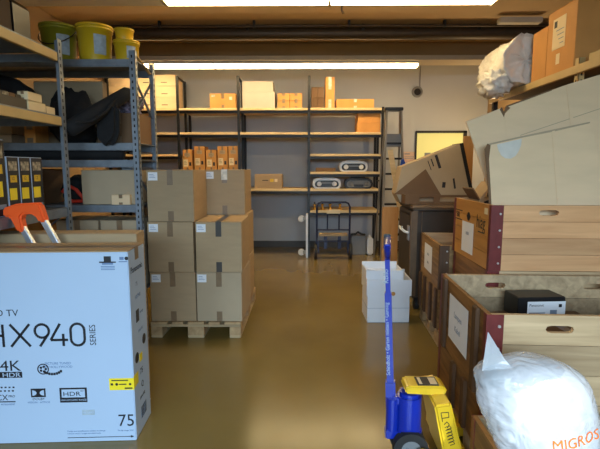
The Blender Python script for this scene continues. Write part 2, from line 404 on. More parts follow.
# euro pallet under the stack of six cartons
def pallet(label, x, y, w, d, rz=0):
    t = thing('wooden_pallet', label, 'pallet', (x, y, 0), rz)
    for i, bx_ in enumerate((-w/2+.05, 0, w/2-.05)):
        bw = .1 if i != 1 else .145
        for by in (-d/2+.07, 0, d/2-.07):
            MB().bx(bx_-bw/2, bx_+bw/2, by-.07, by+.07, .022, .1).build('block', PALB, t, bevel=.004)
        MB().bx(bx_-bw/2, bx_+bw/2, -d/2, d/2, 0, .022).build('bottom_board', PALW, t, bevel=.003)
    for by in (-d/2+.07, 0, d/2-.07):
        MB().bx(-w/2, w/2, by-.07, by+.07, .1, .122).build('stringer_board', PALW, t, bevel=.003)
    n = 5
    for i in range(n):
        bw = .145 if i % 2 == 0 else .1
        c = -w/2+.0725+i*(w-.145)/(n-1)
        MB().bx(c-bw/2, c+bw/2, -d/2, d/2, .122, .144).build('deck_board', PALB, t, bevel=.003)
    return t
pallet('wooden pallet on the floor carrying the stacked kraft cartons', -.968, 4.44, .8, 1.2)
G = 'kraft cartons stacked on the pallet'
cw, ch, cd = .4, .445, .56
def sk(u): return ((u, ch-.055, .08, .07, PAPER, BINK),)
def pc(label, x, y, lv, rz, **k):
    return carton(label, x, y, .146+lv*(ch+.0015), cw, cd, ch, R(rz), G, **k)
pc('kraft carton at the bottom left of the pallet stack', -1.168, 4.14, 0, .6, stick=sk(-.145))
pc('kraft carton at the bottom right corner of the pallet stack front', -.752, 4.14, 0, -1, stick=sk(-.15), m=KRAFTG)
pc('kraft carton in the middle of the left pallet column', -1.17, 4.14, 1, -.4, stick=sk(-.145))
pc('front right kraft carton with open top face and dark tape across', -.755, 4.14, 1, .8, stick=sk(-.15), tape=TAPED)
pc('topmost kraft carton of the left pallet column, orange side showing', -1.165, 4.145, 2, 1, stick=sk(-.145))
pc('rear right kraft carton at the bottom of the pallet stack, mostly hidden', -.775, 4.74, 0, 1)
pc('rear right kraft carton, middle one behind the dark taped carton', -.785, 4.74, 1, -1)
b_ = pc('topmost rear right kraft carton standing behind the dark taped carton', -.80, 4.74, 2, .5, stick=sk(-.145))
MB().bx(-.03, .03, -cd/2-.003, -cd/2-.0015, ch-.1, ch+.002).build('clear_tape', TAPEG, b_)

# ------------------------------------------------------------------ television carton
W_, D_, HT = 1.72, .28, 1.067
tv = thing('television_carton', 'large white television carton with black HX940 print', 'television box', (-.932, 2.318, 0), R(3))
MB().bx(-W_, 0, 0, D_, 0, HT-.006).build('box_body', WHITEBOX, tv, bevel=.004)
MB().bx(-W_, -.001, .001, D_/2-.002, HT-.006, HT).bx(-W_, -.001, D_/2+.002, D_-.001, HT-.006, HT+.001).build('top_flap', KRAFT, tv, bevel=.002, label='unprinted kraft top flaps of the carton')
MB().bx(-W_, .0015, D_/2-.03, D_/2+.03, HT+.001, HT+.0025).bx(0, .0015, D_/2-.03, D_/2+.03, HT-.07, HT+.0025).build('packing_tape', TAPE, tv)
carton('long plain brown carton standing behind the white television carton', -1.92, 2.895, 0, 1.66, .16, 1.083, R(3), m=KRAFT, seam='x', tape=None)
u = MB()
y_ = -.0006
def T(txt, s, x, z, m=0, al='LEFT', sx=1, y=0): u.text(txt, s, FRONT(x, y_+y, z), m, al, sx=sx)
def rect(x0, x1, z0, z1, m=0, y=0): u.bx(x0, x1, y_+y-.0004, y_+y+.0005, z0, z1, m)
def strokes(x, z, segs, w=.0135, m=0):
    for (ax, az, bx, bz) in segs:
        l = math.hypot(bx-ax, bz-az); n0, n1 = -(bz-az)/l*w/2, (bx-ax)/l*w/2
        u.prism([(x+ax+n0, z+az+n1), (x+bx+n0, z+bz+n1), (x+bx-n0, z+bz-n1), (x+ax-n0, z+az-n1)], y_-.0004, y_+.0005, 'y', m)
def arc(cx, cz, rx, rz, a0, a1, n=14):
    q = [(cx+rx*math.cos(R(a0+(a1-a0)*k/n)), cz+rz*math.sin(R(a0+(a1-a0)*k/n))) for k in range(n+1)]
    return [(q[k][0], q[k][1], q[k+1][0], q[k+1][1]) for k in range(n)]
UM = [INK, GINK, WHITEBOX, BINK, LABELB]
def flush(nm):
    global u
    u.build(nm, UM, tv); u = MB()
zb, hh = .553, .124   # light sans capitals and numerals
T('LED TV', .052, -.585, .722, 0, 'RIGHT', 1.0); flush('product_kind')
strokes(-.765, zb, [(0, 0, 0, hh), (.092, 0, .092, hh), (0, .062, .092, .062)])
strokes(-.635, zb, [(0, 0, .102, hh), (.102, 0, 0, hh)])
strokes(-.512, zb, arc(.042, .085, .037, .037, 0, 360, 24)+[(.076, .070, .028, 0)])
strokes(-.430, zb, [(.070, 0, .070, hh*.55), (.056, hh, .003, .034), (.003, .034, .094, .034)])
strokes(-.324, zb, arc(.040, .038, .036, .036, 180, 360)+arc(.040, .087, .036, .036, 0, 180)+[(.004, .038, .004, .087), (.076, .038, .076, .087)])
flush('model_name')
u.text('SERIES', .046, Matrix.Translation((-.190, y_, .553)) @ Euler((PI/2, -PI/2, 0)).to_matrix().to_4x4(), 0, sx=.92)
flush('series_name')
T('4K', .083, -.594, .419, 0, 'RIGHT', 1.15); rect(-.755, -.590, .379, .413); T('HDR', .036, -.598, .3835, 2, 'RIGHT', 1.3, -.0006)
flush('feature_logo')
T('PICTURE TUNED', .0185, -.468, .450, 3); T('IN HOLLYWOOD', .0185, -.468, .430, 3)
fx, fz = -.478, .425
for k in range(18):
    a = 2*PI*k/18; strokes(fx, fz, [(.028*math.cos(a), .028*math.sin(a), .028*math.cos(a+.36), .028*math.sin(a+.36))], .006)
for k in range(5):
    a = 2*PI*k/5; u.cyl((fx+.014*math.cos(a), y_-.0004, fz+.014*math.sin(a)), (fx+.014*math.cos(a), y_+.0005, fz+.014*math.sin(a)), .007, n=10)
for k in range(8):
    a = R(228+k*12.5); cx, cz = -.428+.062*math.cos(a)*1.0, .448+.052*math.sin(a)
    rect(cx-.0065, cx+.005, cz-.007, cz+.007)
flush('feature_logo')
for r_ in range(2):
    for k in range(5): rect(-.735+k*.021+r_*.005, -.725+k*.021+r_*.005, .301+r_*.02, .309+r_*.02)
T('HCX', .046, -.675, .252, 0, 'RIGHT', .95); T('PRO', .018, -.672, .268); rect(-.76, -.637, .240, .246); T('INTELLIGENT', .0125, -.64, .224, 3, 'RIGHT')
flush('feature_logo')
rect(-.552, -.474, .266, .315)
for s in (-1, 1):
    q = [(-.513+s*.031, .275), (-.513+s*.031, .306)]+[(-.513+s*(.031-.023*math.cos(R(a))), .2905+.0155*math.sin(R(a))) for a in (75, 45, 15, -15, -45, -75)]
    u.prism(q, y_-.0012, y_-.0003, 'y', 2)
T('DOLBY', .0185, -.513, .249, 0, 'CENTER', 1.1); T('VISION · ATMOS', .0155, -.513, .231, 3, 'CENTER', 1.05)
flush('feature_logo')
rect(-.400, -.254, .232, .316); rect(-.389, -.265, .261, .307, 2, -.0006); T('HDR', .034, -.335, .270, 0, 'CENTER', 1.35, -.0014); T('10+', .013, -.290, .293, 0, y=-.0014)
T('HIGH DYNAMIC RANGE', .0128, -.327, .242, 2, 'CENTER', y=-.0008)
flush('feature_logo')
rect(-.286, -.219, .157, .187, 4); T('4K UHD', .016, -.252, .166, 2, 'CENTER', 1, -.0006)
flush('feature_logo')
T('75', .098, -.004, .088, 0, 'RIGHT', .95)
flush('screen_size')
T('Design and specifications subject to change', .0118, -.373, .060, 3); T('without notice. Images simulated only.', .0118, -.373, .046, 3); T('Model range 2020', .0118, -.10, .058, 3)
rect(-.373, -.03, .024, .0275); u.prism([(-.03, .018), (-.012, .0257), (-.03, .0335)], y_-.0004, y_+.0005, 'y')
flush('fine_print')
rect(-.125, -.088, 1.012, 1.040); rect(-.150, -.063, 1.005, 1.012); rect(-.135, -.078, .995, 1.005, 3)
for k in range(3): rect(-.142, -.070, .984-.0085*k, .988-.0085*k, 3)
flush('handling_mark')
rect(-.044, -.022, 1.020, 1.036, 3); u.cyl((-.008, y_-.0004, 1.028), (-.008, y_+.0005, 1.028), .010, n=14); rect(-.048, -.004, 1.008, 1.013, 3)
flush('handling_mark')
v = MB()
v.text('Panasonic', .050, RIGHTF(.0008, .03, .935), 0, sx=1.0)
v.build('brand_name', [INK, GINK, YEL], tv); v = MB()
v.text('75', .034, RIGHTF(.0008, .10, .85), 1); v.text('HX940', .032, RIGHTF(.0008, .08, .78), 1)
v.bx(0, .0012, .085, .135, .645, .715).text('energy', .022, RIGHTF(.0008, .15, .68), 1)
v.text('UHD 4K', .022, RIGHTF(.0008, .11, .58), 1)
v.build('side_text', [INK, GINK, YEL], tv); v = MB()
for yy, zz in ((.07, .45), (.205, .51)): v.cyl((0, yy, zz), (.0012, yy, zz), .030, n=18)
v.bx(0, .0012, .11, .16, .405, .45, 2)
v.build('side_symbol', [INK, GINK, YEL], tv); v = MB()
v.text('75', .05, RIGHTF(.0008, .11, .33), 0); v.text('Q', .05, RIGHTF(.0008, .12, .25), 0)
v.text('EAN 502', .024, RIGHTF(.0008, .09, .19), 0)
v.build('side_text', [INK, GINK, YEL], tv); v = MB()
for k in range(11): v.bx(0, .0012, .10+k*.009, .104+k*.009, .07, .14, 0 if k % 3 else 1)
v.build('barcode', [INK, GINK, YEL], tv)
s_ = MB().bx(-.132, .0012, -.0016, -.0002, .298, .365).bx(0, .0014, -.0016, .075, .305, .372)
s_.bx(-.12, -.03, -.0019, -.0014, .350, .356, 1).bx(-.125, -.112, -.0019, -.0014, .325, .338, 1).cyl((-.092, -.0019, .331), (-.092, -.0014, .331), .008, n=10, m=1).bx(-.08, -.04, -.0019, -.0014, .328, .334, 1).cyl((-.02, -.0019, .331), (-.02, -.0014, .331), .007, n=10, m=1).bx(-.05, -.008, -.0019, -.0014, .304, .312, 1)
s_.build('yellow_sticker', [YEL, INK], tv)

# ------------------------------------------------------------------ folding step with orange grip behind the television carton
st = thing('step_ladder', 'aluminium step ladder with orange plastic top behind the television carton', 'ladder', (-1.72, 2.72, 0))
poly = [(-.112, 1.205), (-.112, 1.258), (-.09, 1.265), (-.03, 1.285), (.09, 1.292), (.115, 1.285), (.145, 1.175), (.105, 1.17), (.085, 1.205), (.06, 1.222), (.01, 1.222), (-.005, 1.205), (.006, 1.112), (-.032, 1.112), (-.075, 1.205)]
MB().prism(poly, -.03, .03, 'y').build('orange_top', ORANGE, st, bevel=.01, seg=3)
for xa, za in ((-.020, 1.15), (.105, 1.215)):
    MB().bar((xa, 0, za), (xa+.5*za, 0, .01), .035, .032, up=(0, 1, 0)).build('rail', ALU, st, bevel=.004)
for z in (.3, .58, .86):
    MB().bx(-.02+.5*(1.15-z), .105+.5*(1.215-z), -.014, .014, z-.012, z+.012).build('rung', ALU, st, bevel=.003)

# ------------------------------------------------------------------ galvanised racks on the left
def post(mb, x, y, z0, z1, sx, sy, w=.045, d=.04, holes=True):
    """angle post: web facing -y, flange facing inward; punched holes"""
    t = .004
    mb.bx(x, x+sx*w, y, y+sy*t, z0, z1) if sx > 0 else mb.bx(x-w, x, y, y+t, z0, z1)
    xa = x if sx > 0 else x-t
    mb.bx(xa, xa+t, min(y, y+sy*d), max(y, y+sy*d), z0, z1)
    if holes:
        z = z0+.04
        while z < z1-.03:
            cx = x+sx*w*.55; yy = y-.0006 if sy > 0 else y+t+.0006
            mb.bx(cx-.006, cx+.006, yy-.0006, yy+.0006, z-.011, z+.011, 1)
            cy = y+sy*d*.55
            xo = x+.0045 if sx < 0 and False else (x-.0006 if sx > 0 else x+.0006)
            mb.bx(xo-.0006, xo+.0006, cy-.006, cy+.006, z-.011, z+.011, 1)
            z += .05
rb = thing('metal_rack', 'galvanised metal rack end facing the camera with black bags and yellow buckets', 'rack')
x0, x1, y0, y1, zt = -3.2, -1.372, 3.75, 4.22, 2.44
for (x, sx) in ((x0, 1), (x1, -1)):
    for (y, sy) in ((y0, 1), (y1, -1)):
        m_ = MB(); post(m_, x, y, .003, zt-.003*(sy < 0), sx, sy, .05, .045); m_.build('upright', [GALV, GALVD], rb)
for z in (.45, 1.185, 1.560, 1.70, 2.368):
    b = MB().bx(x0+.05, x1-.05, y0, y0+.03, z-.055, z).bx(x0+.05, x1-.05, y0-.006, y0, z-.045, z-.018).bx(x0+.05, x1-.05, y1-.03, y1, z-.055, z)
    b.build('shelf_beam', GALV, rb, bevel=.003)
    MB().bx(x0+.01, x1-.01, y0+.01, y1-.01, z+.001, z+.006).build('shelf_panel', GALV, rb)
for za, zb_ in ((1.95, 2.25), (2.25, 1.95), (1.45, 1.15)):
    MB().bar((x1-.03, y0+.03, za), (x1-.03, y1-.03, zb_), .02, .006).build('brace', GALV, rb)
MB().bar((x1-.03, y0+.03, 2.44), (x1-.03, y1-.03, 2.34), .025, .006).build('brace', RAILY, rb)

ra = thing('metal_rack', 'galvanised metal rack along the left with a pale yellow shelf edge', 'rack')
ax, ay0, ay1 = -1.79, 1.25, 3.42
for (y, sy) in ((ay0, 1), (ay1, -1)):
    m_ = MB(); post(m_, ax, y, .003, 2.43, -1, sy, .05, .05); m_.build('upright', [GALV, GALVD], ra)
    m_ = MB(); post(m_, ax-.65, y, .003, 2.43, 1, sy, .05, .05); m_.build('upright', [GALV, GALVD], ra)
for z, mm in ((2.33, RAILY), (1.87, RAILY), (1.196, GALV)):
    MB().bx(ax-.035, ax-.005, ay0+.05, ay1-.05, z-.06, z).build('shelf_beam', mm, ra, bevel=.003)
    MB().bx(ax-.645, ax-.615, ay0+.05, ay1-.05, z-.06, z).bx(ax-.63, ax-.01, ay1-.035, ay1-.01, z-.06, z-.005).build('cross_beam', GALV, ra, bevel=.003)
    MB().bx(ax-.64, ax-.01, ay0+.02, ay1-.02, z+.001, z+.008).build('shelf_panel', GALV, ra)
MB().bar((ax-.62, ay1-.06, .7), (ax-.03, ay1-.06, 1.15), .03, .006).build('brace', GALV, ra)

# buckets on top of the facing rack
def bucket(label, x, y, z, r, h, m, handle=True, lid=True, sticker=True, ang=-.5):
    t = thing('plastic_bucket', label, 'bucket', (x, y, z), 0, 'buckets on top of the rack')
    MB().lathe([(0, 0), (r*.84, 0), (r*.86, .01), (r*.97, h*.86), (r*1.03, h*.86), (r*1.03, h*.92), (r, h*.93), (r, h*.97), (r*.96, h*.97), (r*.8, h*.2), (0, h*.2)], 36).build('tub', m, t)
    if lid: MB().lathe([(0, h*.985), (r*.9, h*.985), (r*.92, h), (r*1.05, h), (r*1.06, h*.93), (r*1.03, h*.93)], 36).build('lid', m, t)
    if handle:
        MB().tube([(r*1.04*math.cos(a+ang), r*1.06*math.sin(a+ang)-.0, h*.88-h*.45*math.sin((a+PI)/1)*.999) for a in [-PI+PI*k/16 for k in range(17)]] if False else
                  [(r*1.06*math.cos(-PI+PI*k/16), r*1.07*math.sin(-PI+PI*k/16)-.004, h*.86-h*.42*math.sin(PI*k/16)) for k in range(17)], .004, 6).build('bail_handle', BLACKP, t)
    if sticker:
        n = 8; vs = []; 
        for k in range(n+1):
            a = -PI/2+.35+.75*k/n
            for zz in (.22, .72):
                rr = r*(.86+.11*zz/.86)+.003
                vs.append((rr*math.cos(a), rr*math.sin(a), h*zz))
        MB().add(vs, [(2*k, 2*k+2, 2*k+3, 2*k+1) for k in range(n)], 0, True).build('label_sticker', LABELB, t)
    return t
zr = 2.376
bucket('green-yellow lidded bucket, largest and leftmost on the rack', -2.11, 4.0, zr, .143, .322, BUCKG)
bucket('bright yellow lidded bucket in the middle of the rack top', -1.80, 4.0, zr, .143, .318, BUCKY, False)
bucket('small yellow bucket beside the rack post with another on its lid', -1.53, 4.0, zr, .104, .195, BUCKY, False, True, True)
bucket('smallest yellow bucket sitting on the lid of another bucket', -1.545, 4.0, zr+.1955, .078, .098, BUCKY, False, True, False)

# black bags on the facing rack
def lumpy(name, label, cat, c, r, m, seed=0, amp=.18, freq=5, group=None, sub=3):
    bm = bmesh.new(); bmesh.ops.create_icosphere(bm, subdivisions=sub+1, radius=1)
    from mathutils import noise
    for v_ in bm.verts:
        d = v_.co.normalized(); k = 1+amp*noise.noise(d*freq*.5+Vector((seed*3.1, seed, 0)))+amp*.4*noise.noise(d*freq*1.6+Vector((seed, 0, seed*2)))
        p = d*k; v_.co = Vector((p.x*r[0], p.y*r[1], p.z*r[2]))
    zm = min(v_.co.z for v_ in bm.verts)
    fl = zm*.78
    for v_ in bm.verts: v_.co.z = max(v_.co.z, fl)-fl
    for f_ in bm.faces: f_.smooth = True
    me = bpy.data.meshes.new(name); bm.to_mesh(me); bm.free(); me.materials.append(m)
    o = bpy.data.objects.new(name, me); COL.objects.link(o); o.location = c
    if label: tag(o, label, cat, group)
    return o
zs = 1.708
o = lumpy('fabric_bag', 'black crumpled fabric bag lying left on the facing rack', 'bag', (-1.99, 3.93, zs), (.2, .15, .25), BLACKF, 1)
# the long padded tube bag leaning out over the shelf edge
tb = thing('tube_bag', 'long black tubular bag leaning diagonally across the facing rack', 'bag', (-1.80, 3.47, 1.79))
dv = Vector((.345, .37, .345)); Mx = dv.to_track_quat('X', 'Z').to_matrix().to_4x4(); Lb = dv.length
MB().lathe([(0, -.02), (.045, -.015), (.062, .01), (.066, .2), (.058, .4), (.052, Lb-.03), (.03, Lb), (0, Lb+.005)], 24, M=Mx @ Euler((0, PI/2, 0)).to_matrix().to_4x4()).build('bag_body', BLACKF, tb)
MB().tube([Mx @ Vector(p) for p in ((.05, -.06, .02), (.15, -.10, -.02), (.3, -.09, -.02), (.45, -.05, .02))], .011, 6).build('strap', BLACKF, tb)
tag(MB().prism([(-.09, .30), (-.07, .36), (.06, .37), (.10, .32), (.09, .12), (.06, .05), (.0, 0), (-.04, .02), (-.09, .08)], -.04, .04, 'y').build('fabric_pouch', BLACKF, loc=(-1.595, 3.70, 1.665), bevel=.03, seg=3),
    'black fabric pouch hanging over the shelf edge beside the rack post', 'pouch')
lumpy('patterned_cloth', 'bunched patterned cloth lying behind the post on the facing rack', 'cloth', (-1.55, 4.03, zs+.254), (.12, .1, .10), FLORAL, 4, .35, 7)
carton('brown carton on the upper rack shelf carrying a patterned cloth', -1.585, 4.02, zs, .36, .3, .253, m=KRAFTD)
carton('brown carton at the back of the upper rack shelf behind the black bag', -2.12, 4.165, zs, .62, .09, .56, m=KRAFT, tape=None)
tag(MB().lathe([(0, 0), (.045, .005), (.05, .03), (.05, 1.05), (.045, 1.08), (0, 1.085)], 20, M=Euler((0, PI/2, 0)).to_matrix().to_4x4()).build('rolled_cover', BLACKF, loc=(-2.62, 3.85, 1.568+.05)),
    'black rolled cover lying between the two close shelves of the rack', 'roll')
for i, w in enumerate((.42, .44, .40)):
    carton(('lowest', 'middle', 'top')[i]+' flat brown carton in the stack at the left of the rack', -2.66, 3.95, zs+i*.073, w, .34, .07, R(1-i), 'flat cartons stacked on the rack', KRAFTG, tape=None)
lumpy('fabric_bag', 'big black fabric bag slumped on the flat brown cartons', 'bag', (-2.62, 3.98, zs+.22), (.28, .16, .2), BLACKF, 12)
carton('small orange carton beside the flat cartons on the left of the rack', -2.30, 3.9, zs, .09, .2, .17, m=KRAFTO)
# lower shelf of the facing rack
bc = carton('wide kraft carton on the rack shelf behind the post', -1.66, 4.0, 1.193, .46, .4, .29, m=KRAFTG, seam='x', drop=False)
tag(MB().bx(-.05, .05, -.04, .04, 0, .05).build('grey_card_box', LABELB, loc=(-1.54, 3.95, 1.4845), bevel=.004), 'pale grey card box lying on top of the wide kraft carton', 'box')
carton('small pale carton in front of the wide kraft carton', -1.545, 3.775, 1.193, .155, .045, .085, m=KRAFTP, tw=.03)
rs = MB().tube([(-.09, 0, .1), (-.03, -.02, .16), (.03, 0, .12), (.09, -.01, .05), (.07, .03, .02), (-.02, .04, .015), (-.08, .02, .03)], .016, 8).build('red_strap', REDF, loc=(-2.02, 3.9, 1.193)); tag(rs, 'red strap heaped on the rack shelf left of the kraft carton', 'strap')
lumpy('fabric_bag', 'dark folded fabric bag beside the red strap on the rack', 'bag', (-2.07, 4.09, 1.193), (.14, .1, .13), BLACKF, 6)
carton('dark brown carton on the rack shelf behind the printed black boxes', -2.5, 4.0, 1.193, .55, .38, .30, m=KRAFTD, tape=None)
# bottom shelf
carton('brown carton on the bottom rack shelf, left of its pair', -1.95, 4.0, .457, .36, .4, .6, m=KRAFTG)
carton('brown carton on the bottom rack shelf next to the post', -1.585, 4.0, .457, .33, .4, .6, m=KRAFTG)
carton('orange carton behind the orange ladder top on the bottom rack shelf', -2.42, 3.95, .457, .34, .4, .64, m=KRAFTO)

# things on the rack along the left
zA = 2.339
carton('big dark brown carton on the top left shelf under the ceiling', -2.12, 2.45, zA, .55, .98, .62, m=KRAFTX, tape=None)
tag(MB().prism([(-.12, 0), (.12, 0), (.12, .2), (.09, .24), (-.09, .24), (-.12, .2)], -.1, .1, 'y').build('black_case', BLACKP, loc=(-1.97, 3.06, zA), bevel=.012), 'black rounded case between the dark carton and the green bucket', 'case')
zB = 1.880
for i in range(3):
    carton(('lowest', 'middle', 'topmost')[i]+' cream carton stacked at the left edge of the middle shelf', -1.91, 2.58, zB+i*.108, .2, .24, (.108, .108, .108)[i]-.001, R(2-2*i), 'cream cartons on the middle shelf', PAPERY, tw=.03)
tr = thing('wire_tray', 'black tray full of small packets on the middle left shelf', 'tray', (-1.92, 2.85, zB))
MB().bx(-.11, .11, -.13, .13, 0, .006).bx(-.11, -.104, -.13, .13, .006, .06).bx(.104, .11, -.13, .13, .006, .06).bx(-.104, .104, -.13, -.124, .006, .06).bx(-.104, .104, .124, .13, .006, .06).build('tray', BLACKP, tr)
k = 0
for i in range(4):
    for j in range(3):
        o = MB().box((0, 0, 0), (.05, .055, .08)).build('small_packet', [(PRINTER, KRAFTD, BLACKP)[(i+j) % 3]], loc=(-1.98+j*.06, 2.76+i*.06, zB+.048), bevel=.004, rot=(0, 0, R(random.uniform(-5, 5))))
        tag(o, 'small dark packet standing in the black tray', 'packet', 'packets in the black tray')
carton('small cream box standing on another past the black tray', -1.84, 3.07, zB+.062, .07, .16, .055, m=PAPERY, tw=.02)
carton('small cream box under another cream box past the black tray', -1.84, 3.09, zB, .07, .2, .06, m=PAPERY, tw=.02)
carton('smallest cream box at the far end of the middle left shelf', -1.84, 3.26, zB, .06, .11, .05, m=PAPERY, tw=.02)
# black and yellow printed boxes on the lower shelf
zC = 1.2055
def printed(label, y, w, h):
    t = thing('printed_box', label, 'box', (-1.835, y, zC), 0, 'black and yellow printed boxes')
    MB().bx(-.36, 0, -w/2, w/2, 0, h).build('box_body', WHITEBOX, t, bevel=.002)
    s = MB().bx(0, .001, -w/2+.005, w/2-.004, .004, h-.004)
    s.bx(.001, .002, -w*.28, w*.26, h*.56, h*.68, 1).bx(.001, .002, -w*.4, w*.2, h*.26, h*.46, 2).bx(.001, .0018, -w*.35, w*.35, h*.76, h*.92, 3).bx(.001, .0018, -w*.3, w*.36, h*.1, h*.16, 4)
    s.text('12', .03, RIGHTF(.002, -w*.2, h*.6), 0)
    s.build('printed_face', [INK, YELI, YEL, PRINTER, GINK], t)
    return t
printed('tallest black printed box with yellow labels, leftmost on the lower shelf', 2.69, .135, .465)
printed('black and yellow printed box next to the tallest one', 2.827, .116, .365)
printed('middle one of the three shorter black and yellow boxes', 2.950, .122, .365)
printed('shorter black and yellow printed box nearest the rack post', 3.080, .13, .365)

# ------------------------------------------------------------------ long shelf rack along the back wall
S0, S1 = 7.6, 8.42
sr = thing('shelf_rack', 'long black steel shelf rack with pale wooden boards at the back wall', 'shelf')
UX = [-3.28, -2.11, -1.103, .066, 1.285]
for i, x in enumerate(UX):
    for y, zt in ((S0+.02, 3.0), (S0+.5, 3.0), (S1-.02, 2.46)):
        MB().bx(x-.02, x+.02, y-.02, y+.02, 0, zt if i < 4 else 2.5).build('upright', BLACKM, sr, bevel=.002)
    if i < 4: MB().bar((x, S0+.02, 2.98), (x, S0+.5, 2.98), .02, .03).build('end_bar', BLACKM, sr)
    for z in (.12, 1.28): MB().bar((x, S0+.04, z), (x, S0+.48, z), .015, .025).build('side_bar', BLACKM, sr)
def shelf(i, z):
    a, b = UX[i]+.022, UX[i+1]-.022
    MB().bx(a, b, S0, S1-.05, z-.02, z+.02).build('shelf_board', SHELFW, sr, bevel=.003)
    MB().bx(a, b, S0+.03, S0+.055, z-.065, z-.021).build('support_rail', BLACKM, sr)
for i in range(4): shelf(i, 2.465); shelf(i, 2.07)
shelf(0, 1.71); shelf(0, 1.1); shelf(1, 1.40); shelf(1, .75); shelf(2, 1.132); shelf(0, .5)
for z in (1.715, 1.417, 1.132, .765): shelf(3, z)
zt = 2.486
GY = 'handle cartons at the top left of the back shelf'
for i in range(3):
    for j in range(1):
        c = carton(('lowest', 'middle', 'topmost')[i]+' yellowish carton with grip slots at the top left of the back shelf', -2.485, 7.86, zt+i*.181, .69, .42, .18, R((0, .6, -.4)[i]), GY, KRAFTP, tape=None)
        MB().bx(.1, .2, -.212, -.2095, .05, .062).bx(-.2, -.1, -.212, -.2095, .05, .062).build('grip_slot', INK, c)
for i in range(3):
    carton(('lowest', 'middle', 'topmost')[i]+' yellowish carton at the far left end of the top back shelf', -3.05, 7.86, zt+i*.181, .42, .42, .18, R((0, -.5, .5)[i]), GY, KRAFTP, tape=None)
carton('orange taped carton alone on the top back shelf', -1.365, 7.85, zt, .435, .4, .24, m=KRAFTO, tape=TAPE, stick=((.13, .16, .05, .05, TAPEG, None), (-.16, .2, .06, .03, TAPEG, None)))
carton('large pale carton beneath a smaller one on the top back shelf', -.77, 7.87, zt, .54, .45, .262, m=KRAFTW, seam='x')
carton('pale carton lying on the large pale carton on the top back shelf', -.785, 7.87, zt+.2635, .51, .42, .175, R(-.6), m=KRAFTW, seam='x')
for i in range(2):
    for j in range(2):
        carton('small orange carton, %s %s of the block of four on the top shelf' % (('lower', 'upper')[j], ('left', 'right')[i]), -.355+i*.205, 7.75, zt+j*.119, .2, .25, .117, group='block of four small orange cartons', m=KRAFTO)
for i in range(2):
    for j in range(2):
        carton('dark brown carton, %s %s of four beside the tall orange one' % (('lower', 'upper')[j], ('left', 'right')[i]), .155+i*.107, 7.86, zt+j*.176, .104, .3, .174, group='dark brown cartons on the top shelf', m=KRAFTD, tape=None)
carton('tall narrow orange carton standing upright on the top back shelf', .41, 7.8, zt, .15, .3, .5, m=KRAFTO, seam='y', tape=TAPEG, tl=.2)
carton('long low orange carton at the right end of the top shelf', .83, 7.82, zt, .62, .35, .145, m=KRAFTO, tape=TAPEG)
zq = 2.091
carton('lower orange carton of two on the second shelf at right', 1.06, 7.84, zq, .385, .38, .165, m=KRAFTO, seam='x')
carton('upper orange carton of two on the second shelf at right', 1.065, 7.855, zq+.1665, .375, .36, .15, R(1.5), m=KRAFTO, seam='x')
zq = 1.421
for i, (xa, xb, h, lab) in enumerate(((-2.07, -1.90, .385, 'leftmost'), (-1.875, -1.685, .44, 'second, taller'), (-1.675, -1.49, .385, 'middle'), (-1.48, -1.30, .44, 'fourth'), (-1.295, -1.125, .445, 'rightmost'))):
    c = carton(lab+' orange carton in the row above the pallet stack', (xa+xb)/2, 7.8, zq, xb-xa-.012, .3, h, group='row of five orange cartons', m=KRAFTO, tw=.03, stick=((-.03, h*.42, .08, .12, PAPERY, INK), (.045, h*.38, .035, .06, INK, None), (0, h*.78, .09, .06, KRAFTG, INK)))
carton('kraft carton lying alone on the lower middle back shelf', -.62, 7.83, 1.153, .46, .4, .245, m=KRAFT, seam='x', stick=((.06, .14, .06, .05, YELI, None), (.13, .14, .05, .05, PAPERY, None), (-.05, .14, .1, .012, INK, None)))
# portable box radios
def device(label, x, z, m, face):
    t = thing('portable_stereo', label, 'stereo', (x, 7.78, z), 0, 'stereos on the back shelf')
    w, h = .485, .175
    q = [(-w/2+.05, 0), (w/2-.05, 0), (w/2-.008, .03), (w/2, h*.5), (w/2-.02, h-.03), (w/2-.07, h), (-w/2+.07, h), (-w/2+.02, h-.03), (-w/2, h*.5), (-w/2+.008, .03)]
    MB().prism(q, -.11, .11, 'y').build('stereo_body', m, t, bevel=.012, seg=3)
    MB().prism([(x_*.84, .022+(z_)*.66) for x_, z_ in q], -.117, -.108, 'y').build('front_panel', face, t, bevel=.003)
    for sx in (-1, 1):
        MB().lathe([(0, .010), (.026, .010), (.034, .004), (.040, .0), (.040, -.004)], 20, M=Matrix.Translation((sx*.128, -.118, .08)) @ Euler((PI/2, 0, 0)).to_matrix().to_4x4()).build('speaker_cone', WHITEP if m is WHITEP else GREYP, t)
    MB().bx(-.08, .08, -.121, -.116, .03, .07).build('display', BLACKP, t, bevel=.002)
    MB().bx(-.09, .09, -.121, -.112, .085, .105).build('button_row', GREYP, t, bevel=.003)
    MB().tube([(-.13, .02, h-.005), (-.12, .02, h+.012), (.12, .02, h+.012), (.13, .02, h-.005)], .008, 8).build('carry_handle', m, t)
    return t
device('white portable stereo alone on the upper of two shelves', .82, 1.438, WHITEP, BLACKP)
device('white portable stereo on the lower shelf left of the black one', .37, 1.153, WHITEP, BLACKP)
device('black portable stereo on the lower shelf beside a white one', .91, 1.153, BLACKP, GREYP)
tag(MB().bx(-.165, .165, -.1, .1, 0, .065).build('flat_box', KRAFTD, loc=(.35, 7.75, 1.438), bevel=.003), 'flat dark box lying left of the upper white stereo', 'box')
